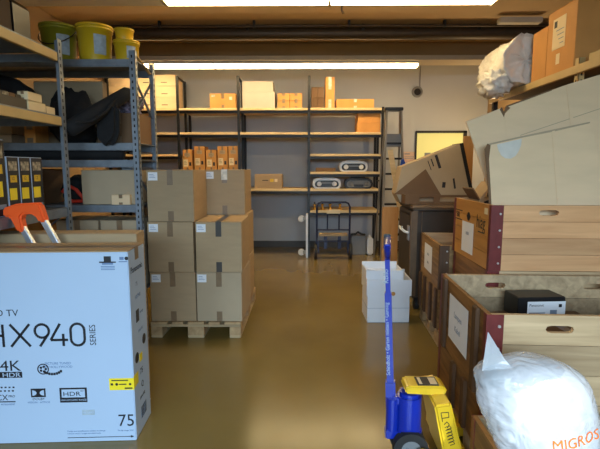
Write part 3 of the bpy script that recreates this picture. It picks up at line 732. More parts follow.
for i, x in enumerate((.165, .3, .43, .60)):
    t = thing('brass_burner', ('first', 'second', 'third', 'fourth')[i]+' from the left of the brass fittings above the trolley', 'fitting', (x, 7.7, .787), 0, 'brass fittings on the low shelf')
    MB().lathe([(0, 0), (.034, 0), (.036, .02), (.016, .04), (.016, .07), (.03, .085), (.03, .1), (0, .1)], 16).build('fitting_body', BRASS, t)
    MB().cyl((0, 0, .1), (0, 0, .135), .012, n=10).build('stem', BLACKP, t)

# ------------------------------------------------------------------ trolley and things on the floor by the back shelf
tl = thing('hand_trolley', 'dark blue tubular hand trolley with black wheels before the shelf', 'trolley', (.465, 7.35, 0))
MB().tube([(-.27, 0, .2), (-.27, 0, .87), (-.245, 0, .925), (-.20, 0, .945), (.20, 0, .945), (.245, 0, .925), (.27, 0, .87), (.27, 0, .2)], .016, 10).build('handle_frame', BLUED, tl)
MB().tube([(-.27, 0, .49), (.27, 0, .49)], .012).tube([(-.095, 0, .49), (-.095, 0, .80)], .012).tube([(.095, 0, .49), (.095, 0, .80)], .012).build('cross_tubes', BLUED, tl)
MB().bx(-.11, .11, -.02, -.012, .76, .825).build('name_plate', PAPERY, tl, bevel=.002)
MB().bx(-.235, .235, -.03, .14, .385, .42).build('platform', PALW, tl, bevel=.004)
MB().tube([(-.27, 0, .3), (.27, 0, .3)], .014).bx(-.15, -.10, .0, .08, .17, .385).bx(.08, .13, 0, .08, .17, .385).build('undercarriage', BLUED, tl)
for sx in (-1, 1):
    w_ = MB().cyl((sx*.31, 0, .13), (sx*.265, 0, .13), .13, n=28).build('wheel', RUBBER, tl, bevel=.01)
    MB().cyl((sx*.313, 0, .13), (sx*.262, 0, .13), .05, n=16).build('hub', BRASS, w_)
    MB().bx(sx*.245-.012, sx*.245+.012, -.02, .02, .1, .3).build('wheel_fork', BLUED, tl)
dl = thing('caster_dolly', 'white furniture dolly stood on edge showing two casters', 'dolly', (.015, 7.52, 0))
MB().bx(-.0, .035, -.1, .05, 0, .74).build('board', WHITEP, dl, bevel=.005)
for z in (.09, .66):
    c = MB().bx(-.05, 0, -.06, .0, z-.03, z+.03).build('caster_fork', SILV, dl, bevel=.004)
    MB().cyl((-.075, -.03-.018, z), (-.075, -.03+.018, z), .054, n=22).build('wheel', CASTW, c, bevel=.006)
tag(MB().bx(-.125, .125, -.15, .15, 0, .31).bx(-.13, .13, -.155, .155, .31, .33).build('grey_bin', GREYP, loc=(.93, 7.86, 0), bevel=.012), 'grey plastic bin on the floor under the low shelf', 'bin')
cn = thing('white_canister', 'white plastic canister on the floor right of the grey bin', 'canister', (1.13, 7.8, 0))
MB().bx(-.055, .055, -.1, .1, 0, .30).build('can_body', WHITEP, cn, bevel=.02, seg=3); MB().cyl((0, 0, .295), (0, 0, .34), .025).build('cap', WHITEP, cn)
tag(MB().tube([(-.12, 0, .36), (-.05, -.03, .37), (.0, .02, .40), (.06, -.02, .365), (.12, .0, .355)], .018, 8).build('black_cable', BLACKP, loc=(.93, 7.8, -.012)), 'black cable heaped on the grey bin', 'cable')

# step ladder leaning to the right of the shelf
ld = thing('platform_ladder', 'tall grey step ladder with black top right of the shelf', 'ladder', (1.36, 6.98, 0))
for s in (-1, 1):
    MB().bar((s*.19, -.15, 0), (s*.11, .10, 2.39), .03, .06, up=(0, 1, 0)).build('side_rail', SILV, ld)
    MB().bar((s*.19, .55, 0), (s*.11, .16, 2.38), .025, .03, up=(0, 1, 0)).build('rear_leg', SILV, ld)
MB().bx(-.14, .14, .06, .2, 2.37, 2.42).build('top_cap', BLACKP, ld, bevel=.006)
MB().bx(-.12, .12, .05, .075, 1.82, 2.02).build('tool_tray', GREYP, ld, bevel=.004)
for k in range(8):
    z = .25+k*.232; f = z/2.39
    MB().bx(-.185+.075*f, .185-.075*f, -.17+.25*f, -.08+.25*f, z-.015, z+.015).build('tread', BLACKM, ld, bevel=.003)
tag(MB().bar((.17, 0, .008), (-.17, 0, 1.76), .075, .02, up=(0, 1, 0)).build('wood_batten', SHELFW, loc=(1.40, 6.6, 0), bevel=.003), 'pale wooden slat leaning in front of the grey ladder', 'slat')
tag(MB().bx(-.105, .105, -.012, .012, 0, .98).build('chipboard_panel', BOARDO, loc=(1.14, 6.0, .003), bevel=.002), 'orange chipboard panel standing on the floor behind the brown cabinet', 'board')
tag(MB().bx(-.06, .06, -.03, .03, 0, .42).build('pale_carton_tube', KRAFTG, loc=(1.18, 6.12, .984-.984), bevel=.004), 'narrow grey carton behind the chipboard panel', 'box')

# ------------------------------------------------------------------ brown cabinet with cardboard on top
cb = thing('storage_cabinet', 'dark brown metal cabinet on wheels with lever latch', 'cabinet', (1.11, 4.62, 0))
cw_, cdp, z0, z1 = .66, .66, .14, 1.075
MB().bx(0, cw_, 0, cdp, z0, z1).build('cabinet_body', CABBR, cb, bevel=.02, seg=3)
MB().bx(-.015, cw_+.015, -.015, cdp+.015, z1, z1+.045).build('lid_rim', CABED, cb, bevel=.018, seg=3)
MB().bx(.0, .05, -.006, .0, z0+.02, z1-.01).bx(.09, .1, -.004, 0, z0+.02, z1-.02).build('corner_strip', CABED, cb, bevel=.003)
MB().bx(-.012, 0, .07, .60, z0+.14, z1-.06).build('side_panel', CABBR, cb, bevel=.012)
MB().bx(-.016, -.0, .0, .05, z0, z1-.02).build('corner_strip', CABED, cb, bevel=.003)
lt = MB().bx(-.02, -.012, .07, .16, .74, .90).build('latch_plate', ALU, cb, bevel=.003)
MB().tube([(-.015, .11, .82), (-.05, .12, .83), (-.07, .2, .85), (-.07, .30, .86), (-.04, .33, .85)], .014, 10).build('lever', WHITEP, lt)
for (x, y) in ((.08, .08), (.58, .08), (.08, .58), (.58, .58)):
    c = MB().bx(x-.03, x+.03, y-.03, y+.03, .09, z0).build('caster_fork', BLACKM, cb)
    MB().cyl((x-.02, y, .06), (x+.02, y, .06), .06, n=20).build('wheel', RUBBER, c, bevel=.006)
# shallow tray of slatted cardboard
ty = thing('cardboard_tray', 'shallow brown cardboard tray on the dark cabinet', 'tray', (1.05, 4.72, 1.121))
MB().bx(0, .78, 0, .5, 0, .006).bx(0, .78, 0, .008, .006, .03).bx(0, .78, 0, .008, .075, .1).bx(0, .15, 0, .008, .03, .075).bx(.3, .36, 0, .008, .03, .075).bx(.55, .6, 0, .008, .03, .075).bx(.72, .78, 0, .008, .03, .075).bx(0, .008, .008, .5, .006, .1).bx(.772, .78, .008, .5, .006, .1).bx(.008, .772, .492, .5, .006, .1).build('tray_body', KRAFTD, ty)
oc = thing('opened_carton', 'opened printed carton tilted in the tray on the cabinet', 'cardboard box', (.99, 4.92, 1.128))
P4 = [(.0, .10), (.055, .385), (.67, .63), (.80, .12), (.76, .0), (.05, .0)]
MB().prism(P4, 0, .25, 'y').build('box_body', KRAFTG, oc, bevel=.003)
MB().prism([(-.02, .09), (.50, .06), (.31, .36)], -.02, -.012, 'y').build('flap', KRAFTD, oc)
w_ = MB()
Mq = Matrix.Translation((0, 0, 0))
def stroke(mb, a, b, w, y, m=0):
    d = Vector((b[0]-a[0], 0, b[1]-a[1])); n = Vector((-d.z, 0, d.x)).normalized()*w/2
    mb.prism([(a[0]+n.x, a[1]+n.z), (b[0]+n.x, b[1]+n.z), (b[0]-n.x, b[1]-n.z), (a[0]-n.x, a[1]-n.z)], y-.001, y+.0005, 'y', m)
for a, b, w in (((.42, .51), (.47, .37), .03), ((.37, .47), (.40, .39), .012), ((.335, .45), (.375, .35), .008), ((.52, .22), (.515, .16), .035), ((.62, .26), (.64, .15), .02)): stroke(w_, a, b, w, 0)
w_.build('printed_text', INK, oc)
MB().prism([(.672, .635), (.705, .64), (.835, .12), (.802, .115)], -.01, .26, 'y').build('edge_flap', BLACKF, oc, label='dark torn edge of the carton')
tag(MB().prism([(-.055, 0), (.035, .0), (.06, .12), (.01, .24), (-.03, .22)], -.015, .015, 'y').build('blue_foil_bag', BLUEF, loc=(1.085, 4.69, 1.22), bevel=.006) , 'crumpled blue foil bag hanging on the grey ladder beside the tilted carton', 'bag')
bpy.data.objects['blue_foil_bag'].location = (1.475, 6.87, 1.40)
tag(MB().bx(-.06, .06, -.012, .012, 0, 1.88).build('yellow_board', BOARDO, loc=(1.96, 5.5, 0), bevel=.003), 'tall narrow yellow-brown board behind the pale flattened cartons', 'board')

# white cartons on the floor
def white_tray(label, x, y, z, w, d, h, rz, cut=False, WHITEBOX=PAPER):
    t = thing('white_carton', label, 'carton', (x, y, z), R(rz), 'white cartons on the floor')
    if not cut:
        MB().bx(-w/2, w/2, -d/2, d/2, 0, h).build('box_body', WHITEBOX, t, bevel=.003)
        MB().bx(-w/2-.001, w/2+.001, -d/2-.001, d/2+.001, h*.52, h*.53).build('seam', GINK, t)
    else:
        k = .006
        MB().bx(-w/2, w/2, -d/2, d/2, 0, k).bx(-w/2, w/2, -d/2, -d/2+k, k, h).bx(-w/2, w/2, d/2-k, d/2, k, h+.03).bx(-w/2, -w/2+k, -d/2+k, d/2-k, k, h).bx(w/2-k, w/2, -d/2+k, d/2-k, k, h).build('box_body', WHITEBOX, t)
    return t
white_tray('lowest white carton on the floor before the dark cabinet', .81, 4.43, 0, .41, .34, .275, 1.5)
c = white_tray('white open carton with finger hole on the lowest white carton', .815, 4.41, .277, .43, .36, .155, -1, True)
MB().cyl((.04, -.182, .02), (.04, -.176, .02), .02, n=16).build('finger_hole', KRAFTO, c)
MB().cyl((-.216, 0, .09), (-.212, 0, .09), .03, n=16).build('finger_hole', INK, c)
white_tray('white open tray nested on top of the other white cartons', .775, 4.45, .30, .36, .3, .21, 1, True)

# ------------------------------------------------------------------ wooden crates at the right
def crate(label, x, y, z, w, d, h, rz, front, side, inside, group, planks=3, slot=True, slots2=(.285,), sheet=None, batten=False, brand=False, brk=REDM, slotm=True):
    t = thing('wooden_crate', label, 'crate', (x, y, z), R(rz), group)
    k = .022
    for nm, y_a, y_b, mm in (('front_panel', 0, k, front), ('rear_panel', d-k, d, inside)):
        b = MB(); ph = h/planks
        for i in range(planks):
            za, zb2 = i*ph+.0012, (i+1)*ph-.0012
            cs = [c for c in slots2]
            if slot and i == planks-1:
                segs = [k] + [(cs[j]+cs[j+1])/2 for j in range(len(cs)-1)] + [w-k]
                for j, c in enumerate(cs):
                    b.slotted(segs[j], segs[j+1], za, zb2, c, (za+zb2)/2+.005, .062, .017, y_a, y_b)
            else: b.bx(k, w-k, y_a, y_b, za, zb2)
        b.build(nm, mm, t)
    for nm, xa, mm in (('side_panel', 0, side), ('side_panel', w-k, side)):
        b = MB(); ph = h/planks
        for i in range(planks): b.bx(xa, xa+k, 0, d, i*ph+.0012, (i+1)*ph-.0012)
        b.build(nm, mm, t)
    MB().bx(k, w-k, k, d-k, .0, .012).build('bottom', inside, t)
    if brk:
        for (cx, sx) in ((0, 1), (w, -1)):
            for (cy, sy) in ((0, 1), (d, -1)):
                xa, xb = sorted((cx-sx*.003, cx+sx*.075)); ya, yb = sorted((cy-sy*.003, cy))
                m_ = MB().bx(xa, xb, ya, yb, .001, h-.001)
                xa2, xb2 = sorted((cx-sx*.003, cx)); ya2, yb2 = sorted((cy, cy+sy*.035))
                m_.bx(xa2, xb2, ya2, yb2, .001, h-.001)
                for i in range(4):
                    zz = h*(.12+.25*i); m_.cyl((cx+sx*.055, cy-sy*.002, zz), (cx+sx*.055, cy-sy*.008, zz), .007, n=10, m=1)
                m_.build('corner_bracket', [brk, RIVET], t)
    if batten:
        for yy in batten:
            MB().bx(-.02, -.0005, yy-.03, yy+.03, .002, h-.002).build('batten', SLATD, t, bevel=.003)
    if sheet:
        yy, zz, sw, sh, txt = sheet
        s = MB().bx(-.0045, -.003, yy-sw/2, yy+sw/2, zz-sh/2, zz+sh/2)
        for i, l in enumerate(txt): s.text(l, .045, LEFTF(-.005, yy, zz+.02-.075*i), 1, 'CENTER')
        s.build('paper_sheet', [PAPER, GINK], t)
    if brand:
        s = MB(); f = lambda yy, zz: LEFTF(-.0012, yy, zz)
        s.text('hiag', .13, f(.255, .255), 0, sx=.8)
        s.text('SBB', .06, f(.70, .285), 0, sx=.85)
        for a, b_, c_, e in ((.72, .56, .335, .342), (.72, .56, .265, .272)): s.bx(-.0014, -.0004, b_, a, c_, e)
        s.cyl((-.0014, .42, .31), (-.0004, .42, .31), .032, n=16); s.bx(-.0014, -.0004, .38, .46, .305, .315)
        for q in range(3): s.bx(-.0014, -.0004, .38, .46, .205+.02*q, .215+.02*q)
        s.bx(-.0014, -.0004, .12, .22, .225, .233)
        s.build('stencil_print', INK, t)
        MB().bx(-.003, -.0004, .06, .115, .36, .40).build('small_label', PAPERY, t)
    return t
GC = 'wooden crates stacked on the right'
# far stack of two slatted crates
pallet('wooden pallet under the two slatted crates by the cabinet', 1.53, 4.01, .78, .76, R(-3))
crate('lower slatted wooden crate by the cabinet, under the one with a sheet', 1.115, 3.665, .146, .78, .76, .345, -3, PLYM, PLYM, PINEG, GC, 4, False, brk=None, batten=(.06, .26, .5, .7))
c_ = crate('upper slatted wooden crate with curling paper sheet beside the dark cabinet', 1.115, 3.665, .4925, .78, .76, .375, -3, PLYM, PLYM, PINEG, GC, 4, False, brk=SLATD, sheet=(.42, .19, .3, .24, ('mix', 'box')))
# middle stack topped by the hiag crate
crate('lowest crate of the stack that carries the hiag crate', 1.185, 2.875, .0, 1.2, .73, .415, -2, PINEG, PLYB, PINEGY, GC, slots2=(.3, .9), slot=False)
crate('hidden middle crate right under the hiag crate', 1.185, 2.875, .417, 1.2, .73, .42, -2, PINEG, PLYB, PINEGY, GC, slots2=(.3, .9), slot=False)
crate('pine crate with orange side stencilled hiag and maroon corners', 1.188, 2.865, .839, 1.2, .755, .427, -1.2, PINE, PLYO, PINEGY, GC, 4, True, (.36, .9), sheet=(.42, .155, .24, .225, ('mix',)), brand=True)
# near stack
sk_ = thing('wooden_skid', 'wooden skid under the near crate stack with truck forks slid in', 'pallet', (.83, 1.99, 0), R(-2.5))
for ya, yb in ((.135, .285), (.50, .60), (.70, .80)):
    MB().bx(.01, 1.19, ya, yb, 0, .122).build('runner', PALW, sk_, bevel=.003)
for xa in (.0, .35, .70, 1.06):
    MB().bx(xa, xa+.14, .0, .80, .1225, .144).build('deck_board', PALB, sk_, bevel=.003)
crate('lower brown crate beneath the open crate with the small box', .83, 1.99, .146, 1.2, .8, .265, -2.5, PINEG, PLYB, PINEGY, GC, 2, False, batten=(.25, .45))
crate('open weathered crate at right holding a small black and white box', .83, 1.99, .4125, 1.2, .8, .4275, -2.5, PINEG, PLYB, PINEGY, GC, 3, True, (.325, .92), sheet=(.42, .23, .34, .26, ('Lampen', 'Kabel')), batten=(.12, .68))
# low crate that holds the bag
crate('low weathered crate in the right foreground holding the plastic bag', .74, 1.165, 0, 1.2, .74, .40, -1, PINEG, PLYB, PINEGY, GC, 3, False)
# small box in the open crate
sb = thing('small_box', 'small black and white printed box lying in the open crate', 'box', (1.36, 2.52, .64), rot=(R(0), 0, R(4)))
MB().bx(-.14, .14, 0, .16, 0, .125).build('box_body', BLACKP, sb, bevel=.004)
s = MB().bx(-.085, .14, -.002, 0, 0.0, .10); s.text('Panasonic', .022, FRONT(-.075, -.0024, .072), 1); s.bx(.10, .118, -.0028, -.002, .066, .084, 1).bx(.05, .09, -.0028, -.002, .02, .05, 2).bx(-.075, .02, -.0028, -.002, .03, .036, 2)
s.build('printed_label', [PAPER, INK, GINK], sb)
#
carton('brown carton inside the open crate under the small printed box', 1.40, 2.45, .428, .5, .42, .21, R(2), m=KRAFTD)
carton('half hidden carton in the left back corner of the open crate', 1.03, 2.55, .428, .2, .25, .19, R(10), m=KRAFT)

# flattened cartons standing in the hiag crate
fs = thing('flattened_carton', 'large pale flattened carton sheet standing in the hiag crate', 'cardboard', (0, 3.10, .858), rot=(R(-2), 0, 0))
MB().prism([(1.45, 0), (1.092, .952), (1.323, 1.044), (1.346, 1.008), (1.363, 1.057), (1.762, 1.20), (2.16, 1.318), (2.33, .9), (2.335, 0)], -.006, .006, 'y').build('sheet', KRAFTP, fs, bevel=.002)
MB().prism([(1.515, 0), (1.521, 0), (1.352, 1.01), (1.344, 1.01)], -.0085, -.006, 'y').build('crease', KRAFTP, fs, bevel=.001)
MB().prism([(1.955, 0), (1.975, 0), (1.775, 1.196), (1.75, 1.196)], -.0095, -.006, 'y').build('crease', KRAFTP, fs, bevel=.0015)
MB().prism([(1.46, .86), (2.1, 1.075), (2.1, 1.079), (1.46, .864)], -.0075, -.006, 'y').build('crease', KRAFTG, fs)
MB().prism([(1.36, 1.05), (1.66, 1.160), (1.655, 1.166), (1.36, 1.062)], -.0085, .004, 'y').build('torn_edge', KRAFTD, fs)
MB().prism([(1.315, 1.035), (1.345, .985), (1.352, 1.01), (1.385, 1.045), (1.36, 1.06), (1.345, 1.015), (1.328, 1.05)], -.009, .0065, 'y').build('torn_edge', KRAFTD, fs)
fs2 = thing('flattened_carton', 'smaller pale carton sheet with grey tape in front of the larger one', 'cardboard', (0, 2.98, .858), rot=(R(-2), 0, 0))
MB().prism([(1.275, 0), (1.215, .6), (1.188, .785), (1.214, .798), (1.618, .886), (1.854, .939), (1.885, .86), (1.93, .68), (2.03, 0)], -.006, .006, 'y').build('sheet', KRAFTP, fs2, bevel=.002)
MB().prism([(1.715, 0), (1.735, 0), (1.627, .886), (1.607, .882)], -.0095, -.006, 'y').build('crease', KRAFTP, fs2, bevel=.0015)
MB().prism([(1.665, .64), (1.93, .668), (1.93, .673), (1.665, .646)], -.0075, -.006, 'y').build('crease', KRAFTP, fs2)
MB().prism([(1.176, .765), (1.192, .80), (1.212, .79), (1.205, .70), (1.228, .45), (1.268, 0), (1.258, 0), (1.212, .45), (1.19, .66)], -.013, -.0065, 'y').build('torn_edge', KRAFTD, fs2, label='dark torn left edge of the sheet')
MB().prism([(1.20, .789), (1.40, .835), (1.62, .878), (1.85, .931), (1.85, .940), (1.62, .892), (1.40, .846), (1.20, .80)], -.009, .0, 'y').build('torn_edge', KRAFTG, fs2)
q = [(1.255, .795), (1.415, .832), (1.412, .79), (1.40, .755), (1.38, .722), (1.35, .703), (1.315, .705), (1.285, .725), (1.265, .76)]
MB().prism(q, -.008, -.0062, 'y').build('tape_patch', PATCH, fs2)
# open small carton in the crate's back corner
ob = thing('open_carton', 'small opened carton with dark flaps behind the hiag crate side', 'cardboard box', (1.27, 3.28, .858))
MB().bx(0, .26, 0, .006, 0, .42).bx(0, .26, .234, .24, 0, .42).bx(0, .006, .006, .234, 0, .42).bx(.254, .26, .006, .234, 0, .42).bx(.006, .254, .006, .234, 0, .006).build('box_body', KRAFT, ob)
MB().prism([(0, .42), (.09, .54), (.10, .53), (.02, .415)], .0, .22, 'y').build('flap', KRAFT, ob)
MB().prism([(.0, .42), (-.05, .50), (-.055, .49), (.0, .41)], .0, .22, 'y').build('flap', KRAFTD, ob)
MB().prism([(.03, .40), (.07, .415), (.11, .36), (.10, .30), (.05, .33)], -.008, -.001, 'y').build('inner_flap', BLACKF, ob)

# ------------------------------------------------------------------ plastic bag in the low crate
from mathutils import noise
def make_bag():
    t = thing('plastic_bag', 'white plastic bag with orange lettering in the low front crate', 'bag', (.94, 1.67, .013))
    n, rows = 96, 80; vs = []; Hh = .765
    for j in range(rows+1):
        f = j/rows; z = f*Hh
        wx = .15+.062*math.sin(min(1, f*2)*PI/2)
        sh = 1 if f < .88 else (1-((f-.88)/.12)**2.4)**.5 if f < 1 else .03
        wx *= max(sh, .03); wy = .125*max(sh, .04)*(.85+.3*math.sin(f*PI))
        cx = .04-.334*(max(z, .25)-.36)
        for k in range(n):
            a = 2*PI*k/n; c, s_ = math.cos(a), math.sin(a)
            x = abs(c)**.75*math.copysign(1, c)*wx; y = abs(s_)**.8*math.copysign(1, s_)*wy
            d = Vector((x*5, y*5, z*5))
            e = 1+.09*noise.noise(d*.9)+.05*noise.noise(d*2.2)-.05*abs(noise.noise(d*3.7))-.03*abs(noise.noise(d*8))
            if f < .42: e *= .93
            vs.append((cx+x*e, y*e, z+.03*noise.noise(Vector((x*7, y*7, 3)))*sh*min(1, f*3)))
    fs = [(j*n+k, j*n+(k+1) % n, (j+1)*n+(k+1) % n, (j+1)*n+k) for j in range(rows) for k in range(n)]
    fs.append(tuple(range(n))[::-1]); fs.append(tuple(range(rows*n, rows*n+n)))
    mb = MB(); mb.add(vs, fs, 0, True)
    body = mb.build('bag_body', BAGM, t)
    bvh = BVHTree.FromPolygons([Vector(v) for v in vs], fs)
    tx = MB().text('MIGROS', .055, Matrix.Identity(4), 0, sx=1.0, ext=0)
    th = R(6); out = []
    for (x, y, z) in tx.v:
        X = -.045+x*math.cos(th)-y*math.sin(th); Z = .472+x*math.sin(th)+y*math.cos(th)
        h = bvh.ray_cast(Vector((X, -.6, Z)), Vector((0, 1, 0)))
        out.append((X, (h[0].y if h[0] is not None else 0)-.003, Z))
    tx.v = out
    tx.build('printed_name', ORTXT, t)
    # pointed ear of the knotted top
    e = MB().add([(-.265, -.03, .72), (-.16, -.05, .74), (-.25, -.03, .875), (-.21, .02, .74), (-.235, -.045, .80), (-.262, -.028, .885), (-.18, -.035, .765)],
                 [(0, 1, 6, 4), (0, 4, 2), (4, 6, 2), (1, 3, 2, 6), (3, 0, 2)], 0, False)
    e.build('bag_ear', BAGM, t)
    for k, (p, r, m_) in enumerate((((.06, .0, .26), (.12, .07, .16), GREYP), ((-.02, .01, .52), (.10, .06, .13), LABELB), ((.07, .0, .50), (.06, .05, .10), GREYP), ((.07, .0, .12), (.1, .07, .11), LABELB), ((-.14, .0, .675), (.09, .05, .045), BLACKP), ((-.01, .03, .69), (.08, .05, .035), BLACKP))):
        b = lumpy('bag_contents', None, None, (0, 0, 0), r, m_, 20+k, .3, 6, None, 3); b.parent = t; b.location = (p[0], p[1], p[2]-r[2]*.8)
    return t
make_bag()

# ------------------------------------------------------------------ pallet truck
pt = thing('pallet_truck', 'blue and yellow hand pallet truck with its forks under the crates', 'pallet truck', (.537, 2.19, 0), R(-1))
pb = MB().cyl((0, 0, .12), (0, 0, .345), .062, n=28).cyl((0, 0, .345), (0, 0, .365), .05, n=24).cyl((0, 0, .15), (0, 0, .165), .068, n=28).build('pump_body', BLUE, pt)
MB().cyl((-.085, 0, .135), (-.085, 0, .33), .032, n=20).bx(-.12, .0, -.03, .03, .115, .165).bx(-.10, 0, -.025, .025, .30, .34).build('pump_bracket', BLUE, pt, bevel=.006)
MB().bar((-.085, 0, .16), (-.098, 0, .42), .05, .06, up=(0, 1, 0)).build('tiller_socket', BLUE, pt, bevel=.01, rot=(0, 0, R(-10)))
th_ = MB().bar((-.097, 0, .40), (-.120, 0, .88), .034, .042, up=(0, 1, 0)).bar((-.119, 0, .87), (-.128, 0, 1.06), .024, .05, up=(0, 1, 0))
th_.tube([(-.127, .0, 1.05), (-.127, -.10, 1.09), (-.128, -.13, 1.14)] , .015, 10).tube([(-.127, .0, 1.05), (-.127, .10, 1.09), (-.128, .13, 1.14)], .015, 10).tube([(-.128, -.13, 1.13), (-.128, 0, 1.155), (-.128, .13, 1.13)], .017, 10)
th_.build('tiller', BLUE, pt, bevel=.003, rot=(0, 0, R(-10)))
MB().bx(-.148, -.114, -.012, .012, 1.10, 1.175).build('release_lever', BLACKP, pt, bevel=.004, rot=(0, 0, R(-10)))
tx = MB()
Mt = Matrix.Translation((-.099, -.0225, .45)) @ Euler((0, R(-2.8), 0)).to_matrix().to_4x4() @ Euler((PI/2, -PI/2, 0)).to_matrix().to_4x4()
tx.text('Schindholz • Garten mieten • Günstig', .028, Mt, 0, sx=.9)
Mt2 = Matrix.Translation((-.119, -.0265, .93)) @ Euler((0, R(-2.8), 0)).to_matrix().to_4x4() @ Euler((PI/2, -PI/2, 0)).to_matrix().to_4x4()
tx.text('Rollo', .034, Mt2, 0)
tx.build('printed_text', LABELB, pt, rot=(0, 0, R(-10)))
# head plate and sloping frame in side view, width along y
MB().prism([(-.03, .378), (.155, .372), (.175, .39), (.175, .405), (.15, .42), (-.02, .42), (-.035, .405)], -.06, .06, 'y').build('head_plate', TRUCKY, pt, bevel=.012, seg=3)
MB().bx(.03, .135, -.05, .04, .4205, .424).build('head_sticker', INK, pt)
MB().bx(.095, .13, -.04, .03, .4242, .4252).bx(.04, .055, -.04, .03, .4242, .4252).build('sticker_print', PAPERY, pt)
fr = MB().prism([(.085, .372), (.165, .385), (.25, .06), (.25, .045), (.155, .045)], -.16, .16, 'y'); fr.build('sloping_frame', TRUCKY, pt, bevel=.01, seg=3)
hw = MB()
def scribble(pts, w=.0035):
    for a, b in zip(pts[:-1], pts[1:]): stroke(hw, a, b, w, -.161)
def SP(u, v):  # along the slope, downwards
    return (.136+.082*u/.33+v*.97, .345-u+v*.25)
scribble([SP(0, -.02), SP(.045, -.022)]); scribble([SP(0, -.02), SP(.005, .015), SP(.03, .012), SP(.028, -.02)])
scribble([SP(.06, -.018), SP(.05, -.002), SP(.065, .006), SP(.08, -.006)])
for k in range(6): scribble([SP(.075+k*.016, -.018), SP(.072+k*.016, .006), SP(.085+k*.016, .012), SP(.088+k*.016, -.012)], .003)
scribble([SP(.22, -.015), SP(.215, .01), SP(.235, .012), SP(.24, -.008), SP(.255, .008)]); scribble([SP(.262, -.012), SP(.258, .012), SP(.28, .01), SP(.285, -.012)])
hw.build('handwriting', INK, pt)
MB().bx(.16, .27, -.27, .27, .05, .105).build('cross_piece', TRUCKY, pt, bevel=.006)
for s in (-1, 1):
    MB().bx(.26, 1.4, s*.19-.075, s*.19+.075, .045, .098).build('fork', TRUCKY, pt, bevel=.008)
MB().prism([(.01, .10), (.04, .13), (.16, .09), (.16, .06), (.06, .07)], -.13, -.115, 'y').build('link_arm', TRUCKY, pt, bevel=.004)
MB().cyl((.035, -.135, .105), (.035, -.11, .105), .016, n=12).cyl((-.03, -.10, .09), (-.03, -.085, .09), .018, n=12).build('bolt', ALU, pt)
for s in (-1, 1):
    w_ = MB().cyl((0, s*.035, .09), (0, s*.082, .09), .088, n=32).build('wheel', RUBBER, pt, bevel=.008)
    MB().cyl((0, s*.034, .09), (0, s*.084, .09), .05, n=20).build('hub', GREYP, w_)
MB().bx(-.02, .02, -.034, .034, .07, .13).build('axle_block', BLACKM, pt)

# ------------------------------------------------------------------ rack on the right wall
rr = thing('metal_rack', 'metal rack at upper right with pale yellow beam and boxes', 'rack')
bx0, by0, by1, zR = 2.02, 2.3, 4.97, 2.25
for y in (by0, 3.465, by1):
    m_ = MB(); post(m_, bx0+.001, y, .003 if y > 4 else 1.4, zR+.06, 1, 1, .045, .05)
    if y != by0: m_.build('upright', [RAILY if y == 3.465 else BLACKM, GALVD], rr)
    m_ = MB(); post(m_, bx0+.75, y, .003, zR+.06, -1, 1, .045, .05); m_.build('upright', [GALV, GALVD], rr)
for z, by0 in ((zR, by0), (1.95, 3.46)):
    MB().bx(bx0-.03, bx0, by0, by1+.05, z-.06, z).build('shelf_beam', RAILY, rr, bevel=.003)
    MB().bx(bx0+.75, bx0+.78, by0, by1+.05, z-.06, z).build('shelf_beam', GALV, rr, bevel=.003)
    MB().bx(bx0, bx0+.75, by0, by1+.05, z-.02, z+.003).build('shelf_panel', KRAFTD, rr)
zz = zR+.004
c = carton('tall orange-sided carton with paper sheet on the right rack', 2.325, 3.725, zz, .62, .40, .5, 0, m=KRAFTO, seam='y', tape=None)
s = MB().bx(-.3125, -.3105, -.06, .12, .19, .43); s.bx(-.3135, -.3125, .06, .10, .36, .41, 1)
for i in range(4): s.bx(-.3131, -.3125, -.04, .07-.02*i, .33-.035*i, .336-.035*i, 2)
s.build('paper_sheet', [PAPERY, INK, GINK], c)
MB().bx(-.3125, -.3105, .0, .05, .07, .15).build('small_label', PAPERY, c)
MB().bx(.02, .10, -.1925, -.1905, .02, .499).build('tape_strip', LABELB, c)
s = MB()
for i in range(7): s.bx(.05, .08, -.1935, -.1925, .06+i*.06, .075+i*.06+.02*(i % 2))
s.build('tape_print', INK, c)
carton('plain orange carton behind the one with paper on the right rack', 2.32, 4.06, zz, .6, .24, .42, m=KRAFTO, tape=None)
carton('long kraft carton at the near end of the right rack', 2.13, 3.05, zz, .22, .6, .055, m=RAILY, tape=None)
carton('small kraft carton on the lower board of the right rack', 2.25, 3.75, 1.955, .3, .4, .15, m=KRAFTD)
carton('orange carton at the far end of the lower right rack board', 2.2, 4.6, 1.955, .35, .5, .16, m=KRAFTO)
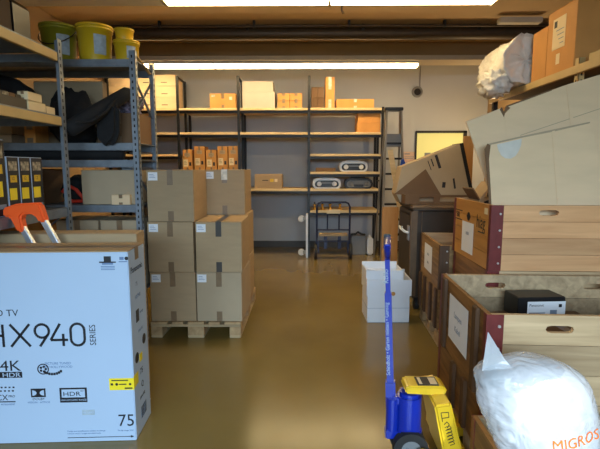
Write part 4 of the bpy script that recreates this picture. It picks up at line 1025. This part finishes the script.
def wrap_roll():
    t = thing('bubble_wrap_roll', 'big roll of bubble wrap in clear film on the right rack', 'roll', (2.0, 4.22, zz+.215))
    n, L = 64, .62; vs = []; rows = 26
    for j in range(rows+1):
        y = L*j/rows
        for k in range(n):
            a = 2*PI*k/n; r = .218
            d = Vector((math.cos(a)*2, y*4, math.sin(a)*2))
            r *= 1+.12*noise.noise(d*1.2)+.09*noise.noise(d*4)
            z = math.sin(a)*r
            vs.append((math.cos(a)*r, y, max(z, -.214)))
    fs = [(j*n+k, j*n+(k+1) % n, (j+1)*n+(k+1) % n, (j+1)*n+k) for j in range(rows) for k in range(n)]
    fs.append(tuple(range(rows*n, rows*n+n)))
    # spiral end face
    o = len(vs)
    for q, rr_ in enumerate((.18, .13, .08, .002)):
        for k in range(n):
            a = 2*PI*k/n; vs.append((math.cos(a)*rr_, .02*(q % 2)+.02+.05*noise.noise(Vector((math.cos(a)*2.2, q*.7, math.sin(a)*2.2))), math.sin(a)*rr_))
    fs += [(k, (k+1) % n, o+(k+1) % n, o+k) for k in range(n)]
    for q in range(3): fs += [(o+q*n+k, o+q*n+(k+1) % n, o+(q+1)*n+(k+1) % n, o+(q+1)*n+k) for k in range(n)]
    MB().add(vs, fs, 0, True).build('wrapped_roll', WRAPM, t)
    b = lumpy('film_tail', None, None, (0, 0, 0), (.13, .2, .13), WRAPM, 9, .4, 9)
    b.parent = t; b.location = (-.20, .22, -.31)
    return t
wrap_roll()

# ------------------------------------------------------------------ light, sky, camera
w = bpy.data.worlds.new('world'); sc.world = w; w.use_nodes = True
w.node_tree.nodes['Background'].inputs['Color'].default_value = (.62, .78, 1, 1)
w.node_tree.nodes['Background'].inputs['Strength'].default_value = .35
def area(name, loc, rot, sx, sy, col, power):
    l = bpy.data.lights.new(name, 'AREA'); l.shape = 'RECTANGLE'; l.size = sx; l.size_y = sy; l.color = col; l.energy = power
    o = bpy.data.objects.new(name, l); COL.objects.link(o); o.location = loc; o.rotation_euler = rot
    return o
area('daylight_sky', (.1, -5.6, 3.6), (R(78), 0, 0), 9, 3.4, (.60, .82, 1), 2100)

def lamp_obj(name, kind, loc, col, power, **k):
    l = bpy.data.lights.new(name, kind); l.color = col; l.energy = power
    for a, b in k.items(): setattr(l, a, b)
    o = bpy.data.objects.new(name, l); COL.objects.link(o); o.location = loc; return o
lamp_obj('warm_corner_lamp', 'POINT', (2.9, 7.3, 1.9), (1, .72, .38), 42, shadow_soft_size=.12)
sp = lamp_obj('sunbeam', 'SPOT', (1.6, YF-.3, 2.6), (.85, .93, 1), 1700, spot_size=R(6.6), spot_blend=1, shadow_soft_size=.03)
sp.rotation_euler = (Vector((.89, 1.60, .56))-sp.location).to_track_quat('-Z', 'Y').to_euler()

cam = bpy.data.cameras.new('camera'); co = bpy.data.objects.new('camera', cam); COL.objects.link(co)
cam.sensor_width = 36; cam.lens = 27; cam.clip_start = .05
co.location = (0, 0, 1.5)
P_, Yw = math.atan(56.5/450), math.atan(5/450)
co.rotation_euler = (PI/2-P_, 0, Yw)
sc.camera = co
sc.view_settings.view_transform = 'Standard'; sc.view_settings.look = 'None'
sc.view_settings.exposure = 0; sc.view_settings.gamma = 1
sc.view_settings.use_curve_mapping = False
sc.cycles.use_denoising = True
sc.cycles.caustics_reflective = False; sc.cycles.caustics_refractive = False
sc.cycles.max_bounces = 8; sc.cycles.diffuse_bounces = 5
